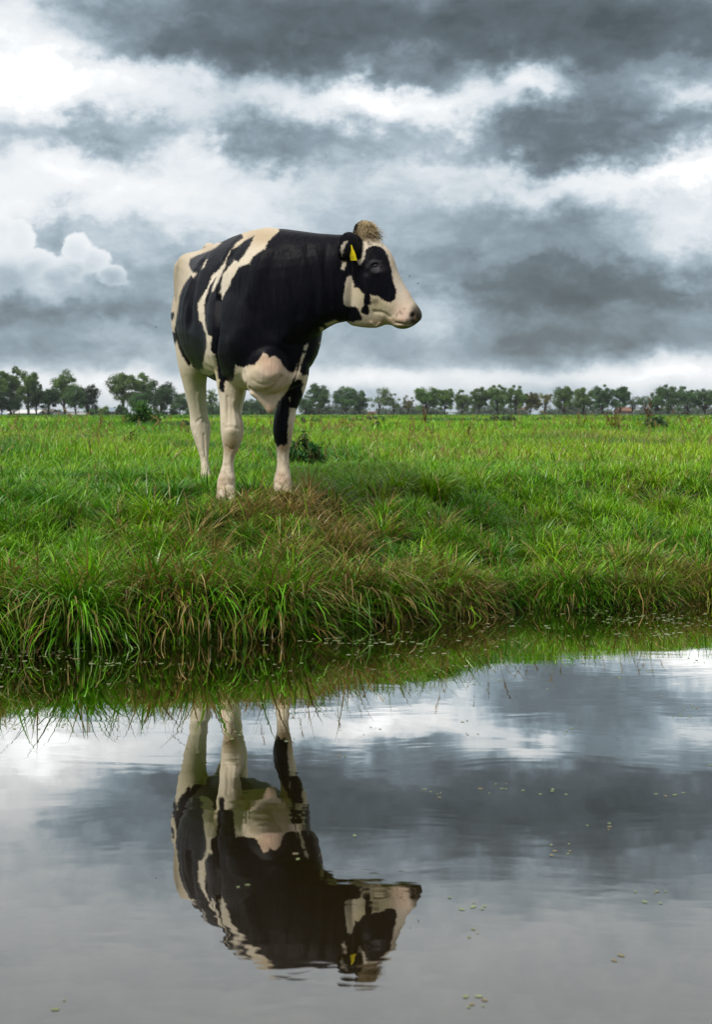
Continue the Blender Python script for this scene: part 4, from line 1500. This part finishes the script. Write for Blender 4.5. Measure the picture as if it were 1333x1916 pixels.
def make_tree(kind, H, Wd, label, col=TG, name='broadleaf_tree'):
    """H total height, Wd crown width; a trunk with limbs and a crown of leaf clumps"""
    root = empty(name, (0, 0, 0))
    tag(root, label, 'tree')
    tv, tq, tn = [], [], 0

    def addt(c, r):
        nonlocal tn
        v, q = tubes(c, r, 6)
        tv.append(v); tq.append(q + tn); tn += len(v)
    if kind == 'tall':      # airy, several layers of foliage with gaps
        nC, z0, sz = 52, .30, .15
    elif kind == 'round':
        nC, z0, sz = 56, .25, .15
    elif kind == 'airy':
        nC, z0, sz = 24, .34, .17
    else:
        nC, z0, sz = 26, .14, .25
    cs, rs = [], []
    while len(cs) < nC:
        u_ = rng.normal(size=3); u_ /= np.linalg.norm(u_)
        rad = rng.random() ** .45
        zf = .5 + .5 * u_[2] * rad
        prof = (1 - (2 * zf - 1) ** 2) ** .5 if kind != 'tall' else (min(1, 1.7 * zf + .35) * (1 - max(0, zf - .55) * 1.25))
        if kind == 'round' and zf < .5: prof = max(prof, .75)
        z = H * (z0 + (1 - z0) * zf)
        w = Wd * .50 * rad * max(prof, .25)
        an = rng.random() * 6.283
        cs.append((w * math.cos(an), w * math.sin(an), z - sz * Wd * .35))
        rs.append(Wd * sz * (.55 + .7 * rng.random()) * (.8 if zf > .8 else 1))
    cs, rs = np.array(cs), np.array(rs)
    zz = cs[:, 2]
    tp = np.array([rng.normal() * .02 * Wd, rng.normal() * .02 * Wd, H * .80])
    addt(*limb(np.array([0, 0, -.2]), tp, .030 * H, .006 * H, .03, 8))
    for i in rng.permutation(nC)[:18]:
        f_ = np.clip((zz[i] / H - .18) * .75, .1, .75)
        addt(*limb(tp * f_, cs[i], .011 * H, .003 * H, .10))
    trk = mesh_np('trunk', np.concatenate(tv), np.concatenate(tq))
    obj('trunk', trk, bark, root)
    tone = .7 + .6 * rng.random(nC)
    cols = np.array(col)[None] * tone[:, None] * np.array([1.0, 1.0, 1.0]) + np.outer(np.clip(rng.normal(size=nC), 0, 1) * .008, [1, 1, .1])
    V, Q, Cc = leaf_cloud(cs, rs, 260 if kind != 'airy' else 170, .0155 * H * (1 if kind != 'tall' else .85), cols)
    m_ = mesh_np('crown', V, Q, smooth=False)
    set_col(m_, 'tint', Cc)
    obj('crown', m_, crm, root)
    return root


def place(root, px, base_y, Y, rz=0, sc=(1, 1, 1)):
    x = (px - CX) * Y / F
    root.location = (x, Y, float(height(np.array([x]), np.array([Y]))[0]))
    root.rotation_euler = (0, 0, rz)
    root.scale = sc


def put_tree(kind, px, top, wpx, Y, label, col=TG, group=None, name='broadleaf_tree'):
    H = (HOR + 3 - top) * Y / F
    t_ = make_tree(kind, H, wpx * Y / F, label, col, name)
    if group: t_['group'] = group
    place(t_, px, 0, Y, rng.random() * 6.28)
    return t_


BLUEG = np.array([.080, .155, .058]); OLIVE = np.array([.150, .150, .040]); DK = np.array([.040, .075, .030]); MID = np.array([.115, .190, .050])
GL, GR = 'tall trees along the left horizon', 'trees in a row along the far road'
# (kind, px, top, width, distance, colour, label)
TREES = [
    ('tall', -8, 684, 56, 300, MID, 'tall airy tree cut off by the left edge of the view', GL),
    ('tall', 20, 684, 50, 305, MID, 'tall airy tree with a bare lower trunk, second from the left edge', GL),
    ('tall', 53, 687, 50, 300, MID, 'tall pale green tree right of the leftmost tall pair, above the white greenhouse', GL),
    ('round', 3, 732, 36, 270, DK, 'small dark tree under the tall trees at the left edge', GL),
    ('round', 26, 740, 32, 270, DK, 'small round dark tree standing in front of the white greenhouse roof', GL),
    ('round', 68, 716, 34, 275, DK, 'dark bushy tree just right of the white greenhouse', GL),
    ('round', 92, 720, 40, 275, DK, 'dark rounded tree left of the tallest tree over the low white wall', GL),
    ('tall', 120, 691, 58, 300, MID, 'tall wide-topped tree over the low white wall', GL),
    ('round', 141, 718, 44, 280, BLUEG, 'dark full tree right of the tall wide-topped tree', GL),
    ('round', 165, 717, 42, 285, DK, 'dark leaning tree at the right end of the left tree group', GL),
    ('tall', 232, 687, 58, 290, MID, 'tall open tree beside the red-roofed house, with sky between its branches', GL),
    ('tall', 267, 694, 44, 296, MID, 'tall light green tree behind the big weed bush', GL),
    ('round', 262, 728, 40, 285, BLUEG, 'low dark tree between the tall open tree and the cow', GL),
    ('round', 302, 711, 54, 285, DK, 'broad dark tree between the big weed bush and the cow', GL),
    ('round', 337, 735, 40, 330, BLUEG, 'low distant tree just left of the cow and its hind leg', GL),
    ('airy', 396, 728, 30, 340, MID, 'small thin tree seen between the hind and front legs of the cow', GL),
    ('round', 365, 740, 34, 345, BLUEG, 'low dark tree hidden mostly behind the hind leg of the cow', GL),
    ('round', 425, 742, 38, 345, BLUEG, 'low dark tree hidden mostly behind the front leg of the cow', GL),
    ('round', 472, 745, 36, 345, BLUEG, 'low bluish tree seen just below the chest of the cow', GL),
    ('round', 572, 736, 34, 340, BLUEG, 'low bluish tree half hidden by the left foreleg of the cow', GR),
    ('round', 597, 716, 46, 330, BLUEG, 'dark rounded tree directly right of the cow, first full crown of the row', GR),
    ('round', 648, 722, 48, 330, BLUEG, 'broad flat-topped tree, second full crown right of the cow', GR),
    ('round', 673, 730, 30, 335, BLUEG, 'small tree joined to the right side of the broad flat-topped tree', GR),
    ('airy', 709, 723, 44, 330, MID, 'open pale green tree with sky showing through, third full crown right of the cow', GR),
    ('airy', 737, 735, 28, 330, MID, 'small open tree leaning on the right of the pale open tree', GR),
    ('airy', 765, 738, 22, 335, OLIVE, 'thin bare-looking little tree in the gap of the row', GR),
    ('round', 798, 717, 44, 325, TG, 'tall full tree right of the thin bare-looking one', GR),
    ('round', 833, 722, 34, 325, TG, 'narrow upright tree next to the tall full tree right of the gap', GR),
    ('round', 866, 729, 30, 330, MID, 'shortest round tree in the middle of the right-hand row', GR),
    ('round', 897, 723, 36, 325, MID, 'round green tree left of the highest crown above the middle of the field', GR),
    ('round', 931, 718, 40, 325, MID, 'highest round crown near the middle of the right-hand row', GR),
    ('round', 966, 719, 36, 330, MID, 'green tree left of the brownish tree', GR),
    ('round', 994, 730, 32, 335, OLIVE, 'brownish olive tree with thin leaves in the right-hand row', GR),
    ('airy', 1021, 731, 32, 340, OLIVE, 'dull thin-leaved tree right of the brownish olive one', GR),
    ('round', 1056, 722, 42, 325, MID, 'broad green tree beginning the second dense stretch of the row', GR),
    ('round', 1093, 720, 42, 330, MID, 'green tree in the second dense stretch with a reddish roof below it', GR),
    ('round', 1128, 718, 36, 325, BLUEG, 'upright dark tree left of the tallest tree on the right', GR),
    ('round', 1160, 717, 38, 325, BLUEG, 'tallest domed tree of the second dense stretch', GR),
    ('airy', 1184, 733, 28, 330, BLUEG, 'small tree right of the tallest domed tree', GR),
    ('airy', 1208, 738, 26, 335, BLUEG, 'little see-through tree behind the tall dock plant', GR),
    ('round', 1228, 730, 28, 330, BLUEG, 'small full tree left of the widest crown at the right', GR),
    ('round', 1252, 716, 50, 320, BLUEG, 'widest dark crown near the right edge of the view', GR),
    ('round', 1287, 719, 38, 325, BLUEG, 'dark tree second from the right edge, beside the widest crown', GR),
    ('round', 1320, 721, 38, 325, BLUEG, 'dark tree at the right edge of the view', GR),
    ('round', 1352, 722, 40, 325, BLUEG, 'dark tree just beyond the right edge of the view', GR),
]
for (k_, x_, tp_, w_, Y_, col_, lab_, g_) in TREES:
    put_tree(k_, x_, tp_, w_, Y_, lab_, col_, g_)

# shrubs and the long grey-green hedge below the row
shm = leaf_mat('shrub_leaves', .6, .2, .2)


def shrub(px, wpx, top, base, Y, label, col, n_cl=14, name='shrub', cat='bush', each=70, leaf=.05, stem=True, dens=.34, skew=0.0):
    """low bush: stems and leaf clumps on the ground at distance Y"""
    x = (px - CX) * Y / F
    g_ = float(height(np.array([x]), np.array([Y]))[0])
    H = max(.1, EYE - (top - HOR) * Y / F - g_)
    Wd = wpx * Y / F
    root = empty(name, (x, Y, g_))
    tag(root, label, cat)
    cs = np.stack([(rng.random(n_cl) - .5) * Wd * .8, (rng.random(n_cl) - .5) * Wd * .6, np.zeros(n_cl)], -1)
    u_ = 1 - (np.abs(cs[:, 0] - skew * Wd * .5) / (Wd * (.5 + .5 * abs(skew)))) ** 2
    cs[:, 2] = H * (.12 + .68 * rng.random(n_cl)) * u_
    rs = np.full(n_cl, min(H, Wd) * dens) * (.6 + .6 * rng.random(n_cl))
    V, Q, Cc = leaf_cloud(cs, rs, each, leaf * H, np.array(col)[None] * (.65 + .7 * rng.random(n_cl))[:, None], .85, .2)
    V[:, 2] = np.maximum(V[:, 2], -.02)
    m_ = mesh_np('foliage', V, Q, smooth=False)
    set_col(m_, 'tint', Cc)
    obj('foliage', m_, shm, root)
    if stem:
        tv, tq, tn = [], [], 0
        for c in cs:
            v, q = tubes(*limb(np.array([0, 0, -.03]), c, .02 * H, .008 * H), 4)
            tv.append(v); tq.append(q + tn); tn += len(v)
        obj('stems', mesh_np('stems', np.concatenate(tv), np.concatenate(tq)), bark, root)
    return root


HEDGE = np.array([.110, .145, .105])  # leaves paled towards grey, distance haze painted into their colour
hx = 560
for k_, (x0, x1, tp_, Y_, lab_) in enumerate([
        (556, 700, 760, 345, 'long grey-green hedge under the first trees right of the cow'),
        (690, 850, 760, 350, 'long grey-green hedge below the gap with the thin bare-looking tree'),
        (840, 1000, 761, 355, 'pale grey-green hedge below the middle of the right-hand row'),
        (990, 1180, 762, 355, 'pale grey-green hedge in front of the reddish roofs'),
        (1170, 1380, 760, 350, 'dark grey-green hedge below the widest crown at the right'),
        (330, 570, 754, 352, 'dark hedge seen behind the legs of the cow')]):
    shrub((x0 + x1) / 2, x1 - x0, tp_, 777, Y_, lab_, HEDGE if k_ < 5 else DK * 1.6, 110, 'hedge', 'hedge', 70, .09, False, .60)
shrub(172, 22, 757, 778, 300, 'bluish bush at the foot of the left tree group', BLUEG * 1.3, 12, leaf=.09, each=80)
shrub(194, 20, 758, 778, 300, 'small rounded green bush left of the red-roofed house', MID * 1.1, 12, leaf=.09, each=80)
shrub(105, 60, 766, 778, 310, 'grey-green bush behind the low white wall', HEDGE * .8, 14, leaf=.09, each=80)
shrub(228, 30, 757, 778, 280, 'dark bush beside the red-roofed house', DK * 1.2, 12, leaf=.09, each=80)
shrub(306, 60, 758, 778, 290, 'dark undergrowth below the broad dark tree left of the cow', DK * 1.2, 16, leaf=.09, each=80)

# ------------------------------------------------------------------ houses
brick = simple_mat('red_brick', (.22, .085, .055), .85, .2, 6)
rooft = simple_mat('orange_roof_tile', (.17, .085, .055), .8, .2, 4)
whitew = simple_mat('white_render', (.62, .62, .60), .8, .08, 3)
greyw = simple_mat('grey_cladding', (.20, .21, .22), .8, .15, 3)
glassm, n = new_mat('window_glass')
p = principled(n, (.03, .035, .04), .1, .5)
out(n, p.outputs[0])


def boxes(name, items, mat, parent):
    V, Q = [], []
    for (x0, x1, y0, y1, z0, z1) in items:
        b = len(V) * 8
        V.append([(x0, y0, z0), (x1, y0, z0), (x1, y1, z0), (x0, y1, z0), (x0, y0, z1), (x1, y0, z1), (x1, y1, z1), (x0, y1, z1)])
        Q += [[b + i for i in q] for q in ((0, 3, 2, 1), (4, 5, 6, 7), (0, 1, 5, 4), (1, 2, 6, 5), (2, 3, 7, 6), (3, 0, 4, 7))]
    return obj(name, mesh_np(name, np.array(V).reshape(-1, 3), Q, smooth=False), mat, parent)


def house(px, wpx, eave, ridge, Y, wall, roof, label, name='farm_house', cat='house', dp=7.0, wins=2):
    x = (px - CX) * Y / F
    g_ = float(height(np.array([x]), np.array([Y]))[0]) - .1
    w = wpx * Y / F
    ze = EYE - (eave - HOR) * Y / F - g_
    zr = EYE - (ridge - HOR) * Y / F - g_
    root = empty(name, (x, Y, g_))
    tag(root, label, cat)
    boxes('wall', [(-w / 2, w / 2, 0, dp, 0, ze)], wall, root)
    o = .3
    V = [(-w / 2 - o, -o, ze - .02), (w / 2 + o, -o, ze - .02), (w / 2 + o, dp / 2, zr), (-w / 2 - o, dp / 2, zr), (w / 2 + o, dp + o, ze - .02), (-w / 2 - o, dp + o, ze - .02)]
    V += [(a, b, c + .18) for a, b, c in V]
    Q = [(0, 1, 2, 3), (3, 2, 4, 5), (7, 6, 9, 8), (8, 9, 11, 10), (0, 6, 7, 1), (5, 4, 10, 11), (1, 7, 8, 2), (2, 8, 10, 4), (0, 3, 9, 6), (3, 5, 11, 9)]
    rf = obj('roof', mesh_np('roof', V, Q, smooth=False), roof, root)
    gab = [(-w / 2, .02, ze), (-w / 2, dp - .02, ze), (-w / 2, dp / 2, zr - .1), (w / 2, .02, ze), (w / 2, dp - .02, ze), (w / 2, dp / 2, zr - .1)]
    obj('gable', mesh_np('gable', gab[:3], None, [(0, 1, 2)], smooth=False), wall, root)
    obj('gable', mesh_np('gable', gab[3:], None, [(0, 2, 1)], smooth=False), wall, root)
    if zr - ze > 1:
        boxes('chimney', [(w * .22, w * .22 + .6, dp / 2 - .3, dp / 2 + .3, zr - .3, zr + .7)], wall, rf)
    for k in range(wins):
        cx_ = -w / 2 + w * (k + .5) / wins
        f_ = boxes('window', [(cx_ - .55, cx_ + .55, -.06, -.002, ze * .32, ze * .8)], whitew, root)
        boxes('pane', [(cx_ - .45, cx_ - .04, -.075, -.062, ze * .36, ze * .76), (cx_ + .04, cx_ + .45, -.075, -.062, ze * .36, ze * .76)], glassm, f_)
    return root


house(206, 13, 771, 764, 330, brick, simple_mat('blue_grey_slate', (.18, .24, .28), .6, .15, 3), 'small red brick house with a blue-grey roof left of the tall open tree')
house(42, 56, 774, 768.5, 320, greyw, whitew, 'low greenhouse with a shining white roof at the far left', 'greenhouse', 'greenhouse', 8, 4)
house(83, 24, 773, 767, 335, greyw, simple_mat('brown_roof', (.12, .10, .09), .8, .2, 3), 'low brown-roofed shed right of the greenhouse', 'shed', 'shed', 7, 1)
house(155, 9, 776, 771.5, 300, whitew, whitew, 'little white shed under the dark leaning tree', 'shed', 'shed', 3, 1)
house(977, 16, 770, 763.5, 365, brick, rooft, 'red-roofed house below the green tree left of the brownish tree')
house(1080, 40, 771, 763.5, 365, brick, rooft, 'long red-roofed house below the second dense stretch of trees')
house(1172, 24, 770, 763, 365, brick, rooft, 'red-roofed house right of the tallest domed tree')
house(1243, 20, 771, 764, 365, whitew, rooft, 'pale house with a red roof below the widest crown')
house(697, 10, 774, 771.5, 335, brick, rooft, 'tiny red-roofed hut in the grass below the pale open tree', 'hut', 'hut', 3, 1)
house(1197, 10, 769, 764, 370, whitew, greyw, 'small white house between the trees behind the tall dock plant')
x0 = (125 - CX) * 306 / F
lw = empty('low_wall', (x0, 306, .5))
tag(lw, 'low white wall below the tall wide-topped tree', 'wall')
boxes('wall_panel', [(-2.8, 2.8, 0, .25, 0, .95)], whitew, lw)
boxes('coping', [(-2.85, 2.85, -.04, .29, .952, 1.03)], greyw, lw)

# ------------------------------------------------------------------ weeds standing in the pasture
NET = np.array([.022, .065, .014])
shrub(572, 70, 794, 868, 11.8, 'dark leafy nettle clump beside the left foreleg of the cow', NET * 1.5, 34, 'nettle_clump', 'weed', 40, .062, skew=-.6, dens=.17)
shrub(268, 66, 750, 797, 50, 'large bright green weed bush rising above the horizon left of the cow', np.array([.05, .125, .02]), 26, 'weed_bush', 'bush', 80, .055)
shrub(582, 62, 778, 802, 45, 'grey-green weed clump right behind the nettles', np.array([.05, .09, .04]), 16, 'weed_clump', 'weed', 70, .09)
shrub(690, 90, 777, 795, 58, 'low dark green weed patch right of the cow', DK * 1.6, 18, 'weed_clump', 'weed', 70, .12)
shrub(705, 14, 785, 806, 38, 'single small dark weed in the bright grass right of the cow', DK * 1.6, 8, 'weed_clump', 'weed', 50, .10)
shrub(935, 90, 775, 797, 56, 'broad dark weed patch in the middle of the pasture', DK * 1.7, 20, 'weed_clump', 'weed', 70, .11)
shrub(1020, 70, 778, 796, 60, 'flat dark weed patch left of the reddish dock plants', DK * 1.7, 16, 'weed_clump', 'weed', 70, .11)
shrub(345, 40, 779, 805, 40, 'leafy weed clump against the hind leg of the cow', DK * 2, 12, 'weed_clump', 'weed', 60, .10)
shrub(70, 90, 786, 803, 42, 'dark weed patch in the pasture at the left', DK * 1.8, 18, 'weed_clump', 'weed', 60, .11)
shrub(180, 50, 783, 798, 48, 'small weed patch left of the large weed bush', DK * 1.9, 12, 'weed_clump', 'weed', 60, .11)
shrub(1225, 50, 778, 806, 34, 'green leafy clump under the tall dock plant', DK * 1.9, 14, 'weed_clump', 'weed', 60, .10)

dkm = leaf_mat('dock_seed', .8, .1, .1)


def dock(px, base, top, wpx, label, ns, leafy=.5, seed=(.13, .045, .018)):
    Y = (EYE - .60) * F / (base - HOR)
    x = (px - CX) * Y / F
    g_ = float(height(np.array([x]), np.array([Y]))[0])
    H = max(.15, EYE - (top - HOR) * Y / F - g_)
    Wd = wpx * Y / F
    root = empty('dock_plant', (x, Y, g_))
    tag(root, label, 'plant', 'brown docks gone to seed in the pasture')
    tips = np.stack([(rng.random(ns) - .5) * Wd, (rng.random(ns) - .5) * Wd, H * (.55 + .45 * rng.random(ns))], -1)
    tips[0] = (rng.normal() * .1 * Wd, 0, H)
    for t_ in tips:
        c, r = limb(np.array([t_[0] * .15, t_[1] * .15, -.02]), t_, .010 * H, .005 * H, .05, 8)
        v, q = tubes(c, r, 4)
        cs = np.array([c[0, k] + rng.normal(size=3) * .018 * H for k in range(3, 8) for _ in range(2)])
        V, Q, Cc = leaf_cloud(cs, np.full(len(cs), .030 * H), 14, .020 * H, np.array(seed)[None] * (.5 + rng.random(len(cs)))[:, None], 1.2, .2)
        m_ = mesh_np('seed_stalk', np.concatenate([v, V]), np.concatenate([q, Q + len(v)]), smooth=False)
        set_col(m_, 'tint', np.concatenate([np.tile(np.array(seed) * .8, (len(v), 1)), Cc]))
        obj('seed_stalk', m_, dkm, root)
    if leafy:
        nl = int(12 * leafy) + 3
        cl = np.stack([(rng.random(nl) - .5) * Wd * .8, (rng.random(nl) - .5) * Wd * .6, H * .25 * rng.random(nl)], -1)
        V, Q, Cc = leaf_cloud(cl, np.full(nl, .14 * H), 14, .08 * H, np.tile(DK * 2, (nl, 1)), .8, .2)
        m_ = mesh_np('leaves', V, Q, smooth=False); set_col(m_, 'tint', Cc)
        obj('leaves', m_, dkm, root)


dock(245, 851, 808, 34, 'lone brown dock plant in the pasture left of the cow', 7, .3, (.11, .05, .02))
dock(290, 797, 768, 26, 'dark brown dock plant at the right foot of the large weed bush', 9, .4, (.07, .025, .012))
dock(796, 800, 762, 14, 'thin brown dock spike right of the cow, touching the horizon', 4, .2)
dock(880, 828, 790, 10, 'faint thin brown spike in the bright middle grass', 3, .2)
dock(963, 811, 781, 10, 'thin dock spike left of the reddish clumps', 3, .2, (.10, .06, .02))
dock(1088, 808, 776, 26, 'dark clump with a few dock spikes, left of the reddest dock', 6, .9)
dock(1150, 811, 771, 38, 'reddest bushy dock plant in the right half of the pasture', 13, .3, (.15, .05, .02))
dock(1216, 804, 748, 20, 'tallest dock stalk, reaching up over the tree line', 4, .6, (.16, .075, .03))
dock(1238, 806, 778, 30, 'dock with dull red stalks over green leaves beside the tallest stalk', 7, 1.0)
dock(1284, 803, 774, 38, 'rusty dock clump near the right edge of the pasture', 10, .5)
dock(1322, 803, 780, 26, 'rusty dock clump cut by the right edge of the view', 7, .7)
dock(30, 800, 781, 20, 'short rusty dock in the pasture near the left edge', 6, .4)

# ------------------------------------------------------------------ flies around the muzzle
flym = simple_mat('fly_black', (.012, .012, .014), .5, .2, 200)
wgm, n = new_mat('fly_wing')
p = principled(n, (.35, .36, .38), .3, .4)
p.inputs['Alpha'].default_value = .5
out(n, p.outputs[0])
for (fx_, fy_, lab_) in [(767, 517, 'tiny black fly in the air before the cow forehead'), (782.5, 531, 'tiny black fly in the air before the cow nose'),
                         (715, 443, 'tiny black fly beside the curly hair on the cow head'), (292, 612, 'tiny black fly in the air behind the cow rump')]:
    c = px2w(fx_, fy_, 8.2)
    r_ = empty('fly', c)
    tag(r_, lab_, 'fly', 'flies round the cow')
    ball('body', (0, 0, 0), .0026, flym, (1.5, 1, 1), 10, r_)
    for s_ in (-1, 1):
        ball('wing', (-.002, s_ * .003, .0025), .003, wgm, (1.1, .8, .12), 8, r_)
# ------------------------------------------------------------------ thin damp air over the fields
hzm = bpy.data.materials.new('haze')
hzm.use_nodes = True
hzm.node_tree.nodes.clear()
n = NT(hzm.node_tree)
pv = n.new('ShaderNodeVolumePrincipled')
pv.inputs['Color'].default_value = (.80, .88, .95, 1)
pv.inputs['Density'].default_value = 0.00014
ho = n.new('ShaderNodeOutputMaterial')
n.link(pv.outputs[0], ho.inputs['Volume'])
hv = [(x, y, z) for z in (-2.2, 16) for y in (-310, 4010) for x in (-2510, 2510)]
hq = [(0, 2, 3, 1), (4, 5, 7, 6), (0, 1, 5, 4), (1, 3, 7, 5), (3, 2, 6, 7), (2, 0, 4, 6)]
tag(obj('haze', mesh_np('haze', hv, hq, smooth=False), hzm), 'thin damp haze lying over the pasture', 'haze', kind='stuff')
